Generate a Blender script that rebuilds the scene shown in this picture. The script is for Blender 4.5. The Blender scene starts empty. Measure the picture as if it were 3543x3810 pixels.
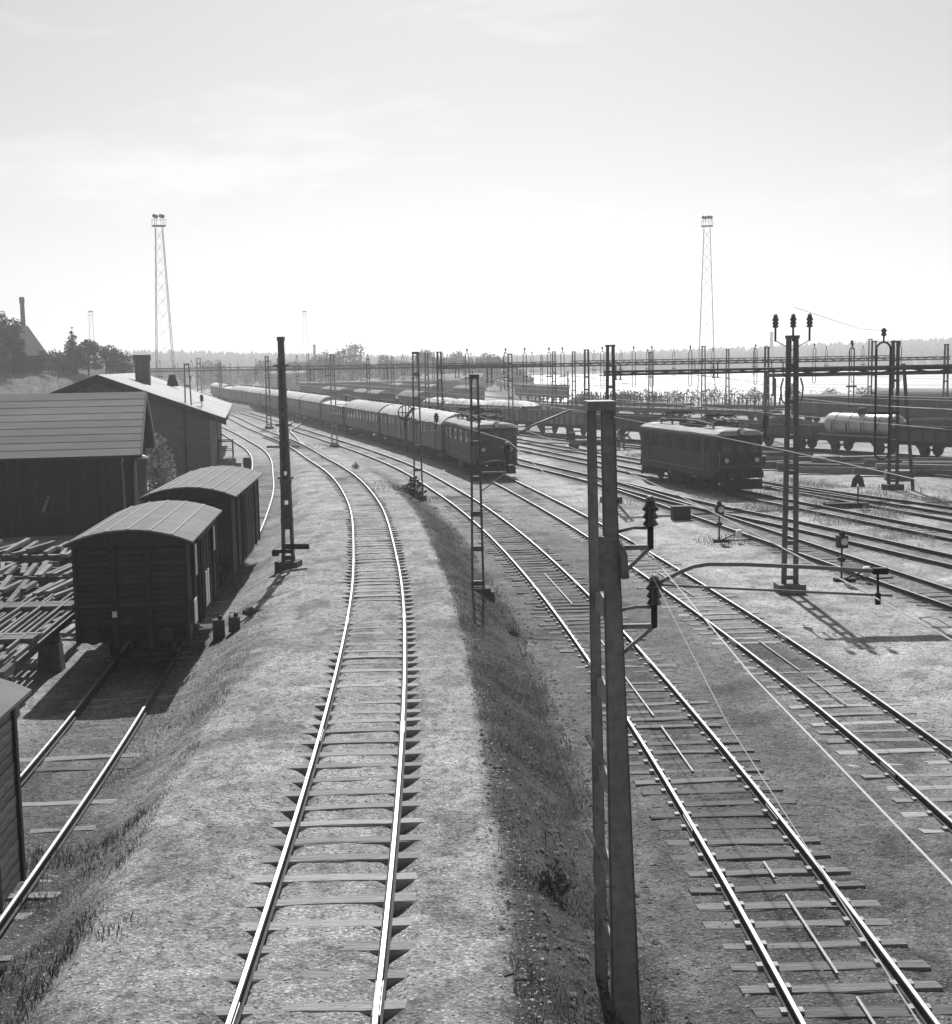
import bpy, math, random
import numpy as np
from mathutils import Matrix, Vector

random.seed(7); np.random.seed(7)
R = math.radians
scene = bpy.context.scene
COL = scene.collection

# ------------------------------------------------------------------ camera
cam_data = bpy.data.cameras.new("camera")
cam_data.sensor_fit = 'HORIZONTAL'; cam_data.sensor_width = 36.0
cam_data.lens = 48.675
cam_data.clip_start = 0.1; cam_data.clip_end = 6000.0
cam = bpy.data.objects.new("camera", cam_data); COL.objects.link(cam)
cam.matrix_world = (Matrix.Translation((0, 0, 7.5)) @ Matrix.Rotation(R(90 - 6.594), 4, 'X') @ Matrix.Rotation(R(-1.0), 4, 'Z'))
scene.camera = cam

# ------------------------------------------------------------------ sky and sun (straight ahead of the camera, 45 degrees up)
SUN_EL = 45.0
world = bpy.data.worlds.new("World"); scene.world = world; world.use_nodes = True
wn = world.node_tree.nodes; wl = world.node_tree.links; wn.clear()
sky = wn.new('ShaderNodeTexSky'); sky.sky_type = 'NISHITA'; sky.sun_disc = False
sky.sun_elevation = R(SUN_EL); sky.sun_rotation = R(0.0)
sky.air_density = 1.0; sky.dust_density = 1.15; sky.ozone_density = 1.0
bw = wn.new('ShaderNodeRGBToBW'); wl.new(sky.outputs[0], bw.inputs[0])
tc = wn.new('ShaderNodeTexCoord')
mp = wn.new('ShaderNodeMapping'); mp.inputs['Scale'].default_value = (1.6, 1.6, 7.0); wl.new(tc.outputs['Generated'], mp.inputs[0])
nz = wn.new('ShaderNodeTexNoise'); nz.inputs['Scale'].default_value = 2.2; nz.inputs['Detail'].default_value = 7; nz.inputs['Roughness'].default_value = 0.58
wl.new(mp.outputs[0], nz.inputs['Vector'])
rp = wn.new('ShaderNodeValToRGB'); rp.color_ramp.elements[0].position = 0.53; rp.color_ramp.elements[0].color = (1, 1, 1, 1)
rp.color_ramp.elements[1].position = 0.66; rp.color_ramp.elements[1].color = (1.13, 1.13, 1.13, 1)
wl.new(nz.outputs[0], rp.inputs[0])
mx = wn.new('ShaderNodeMath'); mx.operation = 'MULTIPLY'; wl.new(bw.outputs[0], mx.inputs[0]); wl.new(rp.outputs[0], mx.inputs[1])
bg = wn.new('ShaderNodeBackground'); bg.inputs['Strength'].default_value = 0.072
wo = wn.new('ShaderNodeOutputWorld'); wl.new(mx.outputs[0], bg.inputs['Color']); wl.new(bg.outputs[0], wo.inputs['Surface'])

sd = bpy.data.lights.new("sun", 'SUN'); sd.energy = 4.7; sd.angle = R(0.55); sd.color = (1, 0.995, 0.985)
sun = bpy.data.objects.new("sun", sd); COL.objects.link(sun)
# light travels from the sky ahead (+Y) down towards the camera (-Y)
sun.rotation_euler = (R(-(90 - SUN_EL)), 0, 0)
scene.view_settings.view_transform = 'Standard'; scene.view_settings.look = 'None'
scene.view_settings.exposure = 0.38; scene.view_settings.gamma = 1.0
scene.view_settings.use_curve_mapping = False
scene.cycles.volume_bounces = 1
scene.cycles.max_bounces = 6
scene.cycles.use_denoising = True

# ------------------------------------------------------------------ helpers
class MB:
    """collects faces; build() links them as one mesh object"""
    def __init__(s): s.v = []; s.f = []; s.m = []; s.sm = []
    def add(s, vs, fs, mat=0, smooth=False):
        o = len(s.v); s.v += [tuple(v) for v in vs]
        for f in fs:
            s.f.append(tuple(i + o for i in f)); s.m.append(mat); s.sm.append(smooth)
        return s
    def box(s, c, d, rz=0, mat=0, taper=1.0):
        x, y, z = d[0] / 2, d[1] / 2, d[2] / 2
        cs, sn = math.cos(rz), math.sin(rz); vs = []
        for dz in (-1, 1):
            k = 1 if dz < 0 else taper
            for dx, dy in ((-1, -1), (1, -1), (1, 1), (-1, 1)):
                a, b = dx * x * k, dy * y * k
                vs.append((c[0] + a * cs - b * sn, c[1] + a * sn + b * cs, c[2] + dz * z))
        return s.add(vs, [(3, 2, 1, 0), (4, 5, 6, 7), (0, 1, 5, 4), (1, 2, 6, 5), (2, 3, 7, 6), (3, 0, 4, 7)], mat)
    def beam(s, p, q, w, h, mat=0):
        p = Vector(p); q = Vector(q); d = (q - p).normalized()
        side = d.cross(Vector((0, 0, 1)))
        if side.length < 1e-3: side = Vector((1, 0, 0))
        side.normalize(); up = side.cross(d).normalized()
        a = side * (w / 2); b = up * (h / 2)
        vs = [p - a - b, p + a - b, p + a + b, p - a + b, q - a - b, q + a - b, q + a + b, q - a + b]
        return s.add(vs, [(0, 1, 2, 3), (7, 6, 5, 4), (0, 4, 5, 1), (1, 5, 6, 2), (2, 6, 7, 3), (3, 7, 4, 0)], mat)
    def tube(s, pts, r, n=6, mat=0):
        pts = [Vector(p) for p in pts]; m = len(pts); vs = []; fs = []
        for i, p in enumerate(pts):
            d = (pts[min(i + 1, m - 1)] - pts[max(i - 1, 0)]).normalized()
            ref = Vector((0, 0, 1)) if abs(d.z) < .95 else Vector((1, 0, 0))
            a = d.cross(ref).normalized(); b = a.cross(d)
            rr = r[i] if isinstance(r, (list, tuple)) else r
            for k in range(n):
                t = 2 * math.pi * k / n; vs.append(p + a * (rr * math.cos(t)) + b * (rr * math.sin(t)))
        for i in range(m - 1):
            for k in range(n):
                k2 = (k + 1) % n; fs.append((i * n + k, i * n + k2, (i + 1) * n + k2, (i + 1) * n + k))
        fs.append(tuple(range(n - 1, -1, -1))); fs.append(tuple((m - 1) * n + k for k in range(n)))
        return s.add(vs, fs, mat, n > 5)
    def lathe(s, prof, c=(0, 0, 0), n=12, axis='z', mat=0, smooth=True):
        vs = []; fs = []
        for r, z in prof:
            for k in range(n):
                t = 2 * math.pi * k / n; a, b = r * math.cos(t), r * math.sin(t)
                if axis == 'z': vs.append((c[0] + a, c[1] + b, c[2] + z))
                elif axis == 'x': vs.append((c[0] + z, c[1] + a, c[2] + b))
                else: vs.append((c[0] + a, c[1] + z, c[2] + b))
        m = len(prof)
        for i in range(m - 1):
            for k in range(n):
                k2 = (k + 1) % n; fs.append((i * n + k, i * n + k2, (i + 1) * n + k2, (i + 1) * n + k))
        fs.append(tuple(range(n - 1, -1, -1))); fs.append(tuple((m - 1) * n + k for k in range(n)))
        return s.add(vs, fs, mat, smooth)
    def prism(s, A, B, mat=0, smooth=False):
        n = len(A); fs = [(i, (i + 1) % n, n + (i + 1) % n, n + i) for i in range(n)]
        fs += [tuple(range(n - 1, -1, -1)), tuple(range(n, 2 * n))]
        return s.add(list(A) + list(B), fs, mat, smooth)
    def ring(s, c, r, t, axis='y', n=20, mat=0):
        pts = []
        for k in range(n + 1):
            a = 2 * math.pi * k / n
            pts.append((c[0] + r * math.cos(a), c[1], c[2] + r * math.sin(a)) if axis == 'y' else (c[0], c[1] + r * math.cos(a), c[2] + r * math.sin(a)))
        return s.tube(pts, t, 5, mat)
    def mesh(s, name, mats):
        me = bpy.data.meshes.new(name); me.from_pydata([tuple(v) for v in s.v], [], s.f)
        for m in (mats if isinstance(mats, (list, tuple)) else [mats]): me.materials.append(m)
        me.polygons.foreach_set('material_index', s.m); me.polygons.foreach_set('use_smooth', s.sm)
        me.update(); return me
    def build(s, name, mats, parent=None, loc=(0, 0, 0), rz=0):
        o = bpy.data.objects.new(name, s.mesh(name, mats)); COL.objects.link(o)
        o.location = loc; o.rotation_euler = (0, 0, rz); o.parent = parent
        return o

def tag(o, label=None, cat=None, group=None, kind=None):
    if label: o['label'] = label
    if cat: o['category'] = cat
    if group: o['group'] = group
    if kind or cat: o['kind'] = kind or 'thing'
    return o
def thing(name, label, cat, loc=(0, 0, 0), rz=0, group=None):
    o = bpy.data.objects.new(name, None); COL.objects.link(o); o.empty_display_size = .3
    o.location = loc; o.rotation_euler = (0, 0, rz)
    return tag(o, label, cat, group, 'thing')
def inst(me, name, parent=None, loc=(0, 0, 0), rot=(0, 0, 0), sc=(1, 1, 1)):
    o = bpy.data.objects.new(name, me); COL.objects.link(o); o.parent = parent
    o.location = loc; o.rotation_euler = rot; o.scale = sc; return o
def copy_tree(o, parent=None):
    c = o.copy(); COL.objects.link(c); c.parent = parent
    for ch in [k for k in o.children]: copy_tree(ch, c)
    return c
def clone(o, loc, rz, label, group=None):
    c = copy_tree(o); c.location = loc; c.rotation_euler = (0, 0, rz); c['label'] = label
    if group: c['group'] = group
    return c

# ------------------------------------------------------------------ materials (all neutral greys: a black and white world)
def mat(name, g, rough=.8, var=.25, scale=3.0, metal=0.0, bump=0.0, bscale=None, stretch=(1, 1, 1), spec=.3, var2=0.0, scale2=.4, rnd=0.0, coords='Object'):
    m = bpy.data.materials.new(name); m.use_nodes = True
    N = m.node_tree.nodes; L = m.node_tree.links; b = N['Principled BSDF']
    b.inputs['Roughness'].default_value = rough; b.inputs['Metallic'].default_value = metal
    b.inputs['Specular IOR Level'].default_value = spec
    t = N.new('ShaderNodeTexCoord'); mp = N.new('ShaderNodeMapping'); mp.inputs['Scale'].default_value = stretch
    L.new(t.outputs[coords], mp.inputs[0])
    def noise(sc, det=6, ro=.6):
        n = N.new('ShaderNodeTexNoise'); n.inputs['Scale'].default_value = sc; n.inputs['Detail'].default_value = det; n.inputs['Roughness'].default_value = ro
        L.new(mp.outputs[0], n.inputs['Vector']); return n
    def rng(src, a, c):
        r = N.new('ShaderNodeMapRange'); r.inputs['From Min'].default_value = .3; r.inputs['From Max'].default_value = .7
        r.inputs['To Min'].default_value = a; r.inputs['To Max'].default_value = c; L.new(src, r.inputs['Value']); return r.outputs[0]
    def mul(a, c):
        k = N.new('ShaderNodeMath'); k.operation = 'MULTIPLY'; L.new(a, k.inputs[0])
        if isinstance(c, float): k.inputs[1].default_value = c
        else: L.new(c, k.inputs[1])
        return k.outputs[0]
    val = mul(rng(noise(scale).outputs[0], 1 - var, 1 + var), float(g))
    if var2: val = mul(val, rng(noise(scale2, 3).outputs[0], 1 - var2, 1 + var2))
    if rnd:
        oi = N.new('ShaderNodeObjectInfo'); r = N.new('ShaderNodeMapRange'); r.inputs['To Min'].default_value = 1 - rnd; r.inputs['To Max'].default_value = 1 + rnd
        L.new(oi.outputs['Random'], r.inputs['Value']); val = mul(val, r.outputs[0])
    L.new(val, b.inputs['Base Color'])
    if bump:
        bn = N.new('ShaderNodeBump'); bn.inputs['Strength'].default_value = bump; bn.inputs['Distance'].default_value = .03
        L.new(noise(bscale or scale * 3, 4).outputs[0], bn.inputs['Height']); L.new(bn.outputs[0], b.inputs['Normal'])
    m['b'] = 1
    return m

M = {}
M['rail_head'] = mat('polished_rail', .46, .36, .2, 8, metal=1.0, var2=.15)
M['rail_dull'] = mat('dull_rail', .3, .5, .25, 5, metal=1.0)
M['rail_side'] = mat('rusty_rail_side', .045, .8, .4, 9)
M['sleeper'] = mat('sleeper_wood', .14, .9, .45, 5, stretch=(.4, 4, 1), bump=.6, bscale=14, rnd=.35)
M['sleeper_pale'] = mat('sleeper_wood_pale', .24, .9, .4, 5, stretch=(.4, 4, 1), bump=.6, bscale=14, rnd=.25)
M['sleeper_dusty'] = mat('sleeper_wood_dusty', .3, .95, .4, 5, stretch=(.4, 4, 1), bump=.8, bscale=14, rnd=.25)
M['chip'] = mat('iron_fastening', .3, .6, .4, 20)
M['steel'] = mat('painted_steel', .22, .6, .25, 9, bump=.25, bscale=30, var2=.14, scale2=.5)
M['steel_mid'] = mat('dark_painted_steel', .1, .6, .3, 5, bump=.2, bscale=30, var2=.25)
M['steel_far'] = mat('weathered_steel', .045, .65, .25, 4)
M['steel_pale'] = mat('galvanised_steel', .2, .5, .25, 5, metal=.3)
M['tower'] = mat('tower_steel', .42, .6, .2, 3)
M['porcelain'] = mat('brown_porcelain', .03, .18, .2, 8, spec=.8)
M['wire'] = mat('copper_wire', .4, .5, .2, 2)
M['wire_bright'] = mat('bright_wire', .75, .4, .1, 2, metal=.7)
M['concrete'] = mat('concrete', .2, .9, .35, 6, bump=.5)
M['concrete_dark'] = mat('dark_concrete', .09, .9, .35, 6, bump=.5)
M['plank'] = mat('wagon_plank', .035, .75, .3, 4, stretch=(1, 1, 6), bump=.35, bscale=10, rnd=.22, var2=.25, scale2=1.2)
M['plank_pale'] = mat('wagon_plank_grey', .2, .85, .35, 4, stretch=(1, 1, 6), bump=.4, bscale=10, rnd=.25)
M['iron'] = mat('wagon_iron', .03, .7, .35, 6, bump=.2)
M['iron_dark'] = mat('underframe_iron', .02, .8, .35, 6)
M['felt'] = mat('roof_felt', .17, .9, .15, 2.2, bump=.3, bscale=40, var2=.18, scale2=.7, rnd=.07)
M['felt_seam'] = mat('roof_seam', .27, .85, .15, 6)
M['white'] = mat('white_paint', .72, .6, .12, 6)
M['placard'] = mat('paper_placard', .6, .8, .15, 12)
M['car'] = mat('carriage_paint', .08, .55, .15, 2, stretch=(1, 1, 3), rnd=.42, spec=.5, var2=.2)
M['car_roof'] = mat('carriage_roof', .4, .75, .15, 1.5, var2=.15, scale2=.35, rnd=.14)
M['car_dark'] = mat('gangway_dark', .02, .8, .2, 4)
M['glass'] = mat('dark_glass', .015, .06, .1, 3, spec=.8)
M['loco'] = mat('loco_paint', .02, .6, .2, 2.5, stretch=(1, 1, 2), spec=.45, var2=.2)
M['loco_roof'] = mat('loco_roof', .3, .7, .2, 2.5, var2=.2)
M['lamp'] = mat('lamp_glass', .55, .15, .05, 4, spec=.8)
M['board'] = mat('shed_board', .022, .9, .35, 4, stretch=(6, 6, .6), bump=.4, bscale=8, rnd=.3)
M['trim'] = mat('shed_trim', .16, .8, .2, 5)
M['roof_strip'] = mat('shed_roofing', .27, .85, .13, 2.0, stretch=(.35, 2, 2), bump=.25, bscale=25, rnd=.06, var2=.12, scale2=.3)
M['roof2'] = mat('brick_shed_roofing', .34, .8, .12, 2.5, bump=.2, bscale=20, rnd=.1, var2=.12)
M['seam_dark'] = mat('roof_seam_dark', .1, .8, .2, 5)
M['timber'] = mat('stacked_timber', .16, .85, .4, 4, stretch=(3, .5, 3), bump=.4, rnd=.35)
M['tarp'] = mat('pale_tarpaulin', .55, .8, .3, 1.6, bump=.8, bscale=3, var2=.25)
M['tarp_dark'] = mat('dark_tarpaulin', .022, 1.0, .3, 2, spec=.05, bump=.6, bscale=4)
M['coal'] = mat('coal', .016, 1.0, .5, 8, spec=.05, bump=1, bscale=9)
M['freight'] = mat('freight_boards', .05, .8, .3, 3, stretch=(1, 3, 1), rnd=.35, var2=.25)
M['freight_pale'] = mat('freight_boards_pale', .15, .8, .4, 3, rnd=.25, var2=.35, scale2=.9)
M['tank'] = mat('tank_paint', .4, .35, .2, 1.4, spec=.6, var2=.2)
M['bark'] = mat('bark', .05, .9, .4, 6, bump=.5)
M['skin'] = mat('skin', .35, .6, .1, 6)
M['cloth'] = mat('work_clothes', .06, .9, .3, 8)
M['cloth_pale'] = mat('pale_shirt', .4, .9, .2, 8)
M['house'] = mat('house_wall', .25, .9, .15, 1, rnd=.5)
M['house_white'] = mat('house_wall_white', .75, .9, .1, 1)
M['house_roof'] = mat('house_roof', .1, .9, .2, 1, rnd=.4)
M['rubber'] = mat('rubber', .025, .8, .2, 8)
M['stone'] = mat('ballast_stone', .36, .9, .5, 7, bump=.2)
M['stone_earth'] = mat('earthy_stone', .12, .95, .5, 7)
M['stone_dark'] = mat('cinder_stone', .2, .9, .6, 7, bump=.2)

def leaf_mat(name, g, var=.5):
    m = bpy.data.materials.new(name); m.use_nodes = True
    N = m.node_tree.nodes; L = m.node_tree.links; b = N['Principled BSDF']; out = N['Material Output']
    t = N.new('ShaderNodeTexCoord'); n = N.new('ShaderNodeTexNoise'); n.inputs['Scale'].default_value = 1.3; n.inputs['Detail'].default_value = 5
    L.new(t.outputs['Object'], n.inputs['Vector'])
    r = N.new('ShaderNodeMapRange'); r.inputs['From Min'].default_value = .3; r.inputs['From Max'].default_value = .7
    r.inputs['To Min'].default_value = g * (1 - var); r.inputs['To Max'].default_value = g * (1 + var); L.new(n.outputs[0], r.inputs['Value'])
    L.new(r.outputs[0], b.inputs['Base Color']); b.inputs['Roughness'].default_value = .7; b.inputs['Specular IOR Level'].default_value = .2
    tr = N.new('ShaderNodeBsdfTranslucent'); L.new(r.outputs[0], tr.inputs['Color'])
    mx = N.new('ShaderNodeMixShader'); mx.inputs[0].default_value = .3
    L.new(b.outputs[0], mx.inputs[1]); L.new(tr.outputs[0], mx.inputs[2]); L.new(mx.outputs[0], out.inputs['Surface'])
    return m
M['leaf'] = leaf_mat('leaves', .085)
M['leaf_dark'] = leaf_mat('dark_leaves', .05)
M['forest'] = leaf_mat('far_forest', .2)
M['grass'] = leaf_mat('grass_blades', .17)
M['grass_pale'] = leaf_mat('dry_grass', .26)

def brick_mat():
    m = mat('brick_wall', .085, .9, .2, 3); N = m.node_tree.nodes; L = m.node_tree.links; b = N['Principled BSDF']
    src = b.inputs['Base Color'].links[0].from_socket
    t = N.new('ShaderNodeTexCoord'); mp = N.new('ShaderNodeMapping'); mp.inputs['Rotation'].default_value = (R(90), 0, 0); L.new(t.outputs['Object'], mp.inputs[0])
    br = N.new('ShaderNodeTexBrick'); br.inputs['Scale'].default_value = 1.0; br.inputs['Brick Width'].default_value = .27; br.inputs['Row Height'].default_value = .08; br.inputs['Mortar Size'].default_value = .008
    br.inputs['Color1'].default_value = (.8, .8, .8, 1); br.inputs['Color2'].default_value = (1.2, 1.2, 1.2, 1); br.inputs['Mortar'].default_value = (1.7, 1.7, 1.7, 1)
    L.new(mp.outputs[0], br.inputs['Vector'])
    k = N.new('ShaderNodeMath'); k.operation = 'MULTIPLY'; L.new(src, k.inputs[0]); L.new(br.outputs['Color'], k.inputs[1]); L.new(k.outputs[0], b.inputs['Base Color'])
    return m
M['brick'] = brick_mat()

def ground_mat():
    m = bpy.data.materials.new('yard_ground'); m.use_nodes = True
    N = m.node_tree.nodes; L = m.node_tree.links; b = N['Principled BSDF']; b.inputs['Roughness'].default_value = .95; b.inputs['Specular IOR Level'].default_value = .12
    t = N.new('ShaderNodeTexCoord'); at = N.new('ShaderNodeAttribute'); at.attribute_name = 'tone'
    def noise(sc, det, ro=.6):
        n = N.new('ShaderNodeTexNoise'); n.inputs['Scale'].default_value = sc; n.inputs['Detail'].default_value = det; n.inputs['Roughness'].default_value = ro
        L.new(t.outputs['Object'], n.inputs['Vector']); return n.outputs[0]
    def rng(s, a, c, lo=.3, hi=.7):
        r = N.new('ShaderNodeMapRange'); r.inputs['From Min'].default_value = lo; r.inputs['From Max'].default_value = hi
        r.inputs['To Min'].default_value = a; r.inputs['To Max'].default_value = c; L.new(s, r.inputs['Value']); return r.outputs[0]
    def mul(a, c):
        k = N.new('ShaderNodeMath'); k.operation = 'MULTIPLY'; L.new(a, k.inputs[0]); L.new(c, k.inputs[1]); return k.outputs[0]
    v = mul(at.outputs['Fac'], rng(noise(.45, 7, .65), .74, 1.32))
    v = mul(v, rng(noise(2.6, 9, .78), .66, 1.38))
    v = mul(v, rng(noise(26, 4, .7), .6, 1.38))
    v = mul(v, rng(noise(6.5, 3, .5), .62, 1.06, .34, .5))
    vo = N.new('ShaderNodeTexVoronoi'); vo.inputs['Scale'].default_value = 17; L.new(t.outputs['Object'], vo.inputs['Vector'])
    v = mul(v, rng(vo.outputs['Distance'], 1.12, .72, .15, .6))
    L.new(v, b.inputs['Base Color'])
    bn = N.new('ShaderNodeBump'); bn.inputs['Strength'].default_value = 1.0; bn.inputs['Distance'].default_value = .05
    ad = N.new('ShaderNodeMath'); ad.operation = 'ADD'; L.new(noise(11, 8, .75), ad.inputs[0]); L.new(rng(vo.outputs['Distance'], .35, 0, 0, .5), ad.inputs[1])
    L.new(ad.outputs[0], bn.inputs['Height']); L.new(bn.outputs[0], b.inputs['Normal'])
    return m
M['ground'] = ground_mat()
def water_mat():
    m = bpy.data.materials.new('lake_water'); m.use_nodes = True
    N = m.node_tree.nodes; L = m.node_tree.links; b = N['Principled BSDF']
    b.inputs['Base Color'].default_value = (.12, .12, .12, 1); b.inputs['Roughness'].default_value = .1; b.inputs['IOR'].default_value = 2.3
    t = N.new('ShaderNodeTexCoord'); n = N.new('ShaderNodeTexNoise'); n.inputs['Scale'].default_value = .35; n.inputs['Detail'].default_value = 5
    L.new(t.outputs['Object'], n.inputs['Vector'])
    r = N.new('ShaderNodeMapRange'); r.inputs['To Min'].default_value = .42; r.inputs['To Max'].default_value = .6; L.new(n.outputs[0], r.inputs['Value']); L.new(r.outputs[0], b.inputs['Roughness'])
    return m
M['water'] = water_mat()

# ------------------------------------------------------------------ track centre lines (x, y) in metres; rail tops of the yard lie at z = 0
def spline(P, step=.5):
    P = np.array(P, float); out = []
    for i in range(len(P) - 1):
        p0 = P[max(i - 1, 0)]; p1 = P[i]; p2 = P[i + 1]; p3 = P[min(i + 2, len(P) - 1)]
        n = max(2, int(np.linalg.norm(p2 - p1) / step))
        for k in range(n):
            t = k / n
            out.append(.5 * ((2 * p1) + (-p0 + p2) * t + (2 * p0 - 5 * p1 + 4 * p2 - p3) * t * t + (-p0 + 3 * p1 - 3 * p2 + p3) * t ** 3))
    out.append(P[-1]); return np.array(out)
def smooth(C, w=9.0, y1=160):
    d = np.r_[0, np.cumsum(np.linalg.norm(np.diff(C, axis=0), axis=1))]; s = np.arange(0, d[-1], .5); x = np.interp(s, d, C[:, 0]); y = np.interp(s, d, C[:, 1]); k = int(w / .5)
    for _ in range(2):
        n = np.arange(-k, k + 1); g = np.exp(-(n / (k * .5)) ** 2); g /= g.sum()
        px = np.r_[2 * x[0] - x[k:0:-1], x, 2 * x[-1] - x[-2:-k - 2:-1]]; py = np.r_[2 * y[0] - y[k:0:-1], y, 2 * y[-1] - y[-2:-k - 2:-1]]; x = np.convolve(px, g, 'valid'); y = np.convolve(py, g, 'valid')
    return np.c_[x, y]
def swap(L): return [(x, y) for y, x in L]
T1 = spline(swap([(2, -1.75), (8, -1.8), (12.4, -1.85), (16.7, -1.95), (21, -2.07), (25.2, -2.25), (28.3, -2.4), (31.5, -2.56), (35.4, -2.8), (38.2, -2.97), (42, -3.3), (45.3, -3.62), (49.1, -4.0), (53.7, -4.4), (59.8, -5.08), (67.5, -6.15), (75.9, -7.45), (86, -9.3), (100, -12.4), (114.7, -15.5), (130, -19.1), (142, -22.4), (163.9, -28.5), (181.4, -33), (201, -38.2), (260, -55), (330, -76), (420, -102)]))
T2 = spline(swap([(2, 4.45), (8, 4.45), (13.8, 4.4), (15.5, 4.36), (17.5, 4.3), (20, 4.21), (22.3, 4.12), (25, 3.98), (30, 3.68), (36.5, 3.25), (40.2, 2.94), (46, 2.42), (50, 2.0), (56.8, 1.25), (62.6, .45), (69.4, -.5), (77.8, -1.95), (85.6, -3.3), (94.5, -5.05), (108, -8.3), (124, -12.6), (150, -19.9), (200, -33.9), (250, -48), (310, -65), (353, -76.8), (411, -93)]))
T3 = spline(swap([(2, 8.35), (8, 8.4), (20.3, 8.45), (24, 8.25), (28.4, 8.05), (32.3, 7.77), (36.8, 7.4), (48, 6.32), (60.3, 4.95), (65.9, 4.2), (71.8, 3.35), (78.2, 2.4), (83.8, 1.6), (90, .5), (109.2, -3.9), (125.3, -8.1), (151.3, -15.3), (201.3, -29.2), (250, -43.3), (271, -49.7), (310, -60.3), (353, -72), (411, -88), (480, -107)]))
T4 = spline(swap([(12, 18.2), (20, 17.6), (28, 16.6), (36, 15.35), (40.9, 14.55), (48.5, 13.4), (54.2, 12.5), (62.9, 11.15), (70, 9.95), (78.2, 8.6), (82.8, 7.55), (90.2, 5.6), (98.5, 3.2), (110.5, .6), (126.6, -3.6), (152.6, -10.8), (202, -24.8), (252, -39), (311, -56), (411, -84)]))
T5 = spline(swap([(26, 23.6), (36, 20.8), (47, 17.55), (53, 15.9), (58, 14.5), (61, 13.55), (66, 11.9), (72, 10.3), (78.2, 8.85), (84, 7.2)]))
T6 = spline(swap([(30, 27), (42, 23.3), (53.7, 20.0), (65.7, 16.65), (71, 15.25), (83.6, 12.1), (98, 8.2), (114, 4.0), (131, -.4), (155, -7), (202, -20.5), (252, -34.5), (311, -51.5), (411, -79.5)]))
T7 = spline(swap([(40, 33), (50, 28.2), (62.8, 23.2), (70.3, 20.3), (78.6, 17.35), (97.6, 12.1), (123, 5), (142, -.3), (160, -5.2), (202, -17)]))
T7B = spline(swap([(38, 29.8), (48, 26.0), (60, 22.3), (70, 19.4), (79, 16.9), (88, 14.5)]))
T8 = spline(swap([(62, 38), (80, 30.5), (97.5, 23.5), (113, 14.2), (133, 6.2), (150, .4), (170, -5), (220, -19)]))
T9 = spline(swap([(74, 49), (86, 40), (96.5, 33.5), (102, 30.2), (107, 27), (115, 20.5), (123, 14.6), (131, 10.2), (141.5, 5.2), (152, .6), (165, -4), (200, -14), (250, -28), (320, -48)]))
T10 = spline(swap([(100, 75), (128, 56), (146, 41.5), (165, 28), (185, 16), (215, 4), (260, -10), (330, -30)]))
T11 = spline(swap([(110, 92), (150, 58), (172, 40), (195, 24), (228, 9), (275, -5.5), (340, -25)]))
T12 = spline(swap([(140, 90), (165, 66), (195, 42), (222, 24), (250, 12.5), (285, 5), (350, -14)]))
T0 = spline(swap([(3, -6.6), (12, -7.1), (17.15, -7.4), (20, -7.6), (23.8, -7.82), (27.1, -8.1), (29.6, -8.35), (32, -8.68), (35, -8.97), (38.3, -9.22), (44, -9.55), (51.3, -10.0), (57.8, -10.55), (65.3, -11.45), (74, -12.5), (80.9, -13.45), (88.4, -14.7), (96.9, -16.05), (105.3, -17.45), (112.6, -18.95), (121, -20.85), (128, -22.85), (139, -25.75), (153, -29.6), (175, -36)]))
XO = spline(swap([(122, -16.9), (128, -18.2), (134, -19.2), (142, -20.7), (152, -22.5), (164, -23.2), (180, -24.4)]))

T1, T2, T3, T0, T4, T6 = smooth(T1), smooth(T2), smooth(T3), smooth(T0), smooth(T4), smooth(T6); XO = smooth(XO, 6)
def t1z(y): return .85 * np.clip((145 - np.asarray(y, float)) / 85, 0.1, 1)
def frame(C):
    d = np.gradient(C, axis=0); d /= np.linalg.norm(d, axis=1)[:, None]
    s = np.r_[0, np.cumsum(np.linalg.norm(np.diff(C, axis=0), axis=1))]
    return d, np.c_[d[:, 1], -d[:, 0]], s          # tangent, right normal, arc length
def at_s(C, s0):
    d, n, s = frame(C); x = np.interp(s0, s, C[:, 0]); y = np.interp(s0, s, C[:, 1])
    dx = np.interp(s0, s, d[:, 0]); dy = np.interp(s0, s, d[:, 1]); return x, y, math.atan2(-dx, dy)
def s_at_y(C, y0):
    d, n, s = frame(C); i = np.argsort(C[:, 1]); return float(np.interp(y0, C[i, 1], s[i]))
def x_at(C, y):
    i = np.argsort(C[:, 1]); return np.interp(y, C[i, 1], C[i, 0])
def slope_at(C, y): return (x_at(C, y + 1) - x_at(C, y - 1)) / 2
def lat(C, x, y):            # signed sideways distance from a centre line that runs mostly along y
    k = slope_at(C, y); return (x - x_at(C, y)) / np.sqrt(1 + k * k)
def sst(t, a, b):
    t = np.clip((t - a) / (b - a), 0, 1); return t * t * (3 - 2 * t)

# ------------------------------------------------------------------ value noise for the terrain
_perm = np.random.RandomState(3).rand(256, 256)
def vnoise(x, y, sc):
    x = np.asarray(x) * sc; y = np.asarray(y) * sc; xi = np.floor(x).astype(int); yi = np.floor(y).astype(int)
    fx = x - xi; fy = y - yi; fx = fx * fx * (3 - 2 * fx); fy = fy * fy * (3 - 2 * fy)
    g = lambda a, b: _perm[a % 256, b % 256]
    return (g(xi, yi) * (1 - fx) + g(xi + 1, yi) * fx) * (1 - fy) + (g(xi, yi + 1) * (1 - fx) + g(xi + 1, yi + 1) * fx) * fy
def fbm(x, y, sc, n=3):
    v = 0; a = .5
    for i in range(n): v = v + a * vnoise(x + 17 * i, y - 9 * i, sc * 2 ** i); a *= .5
    return v / (1 - .5 ** n)

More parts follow.
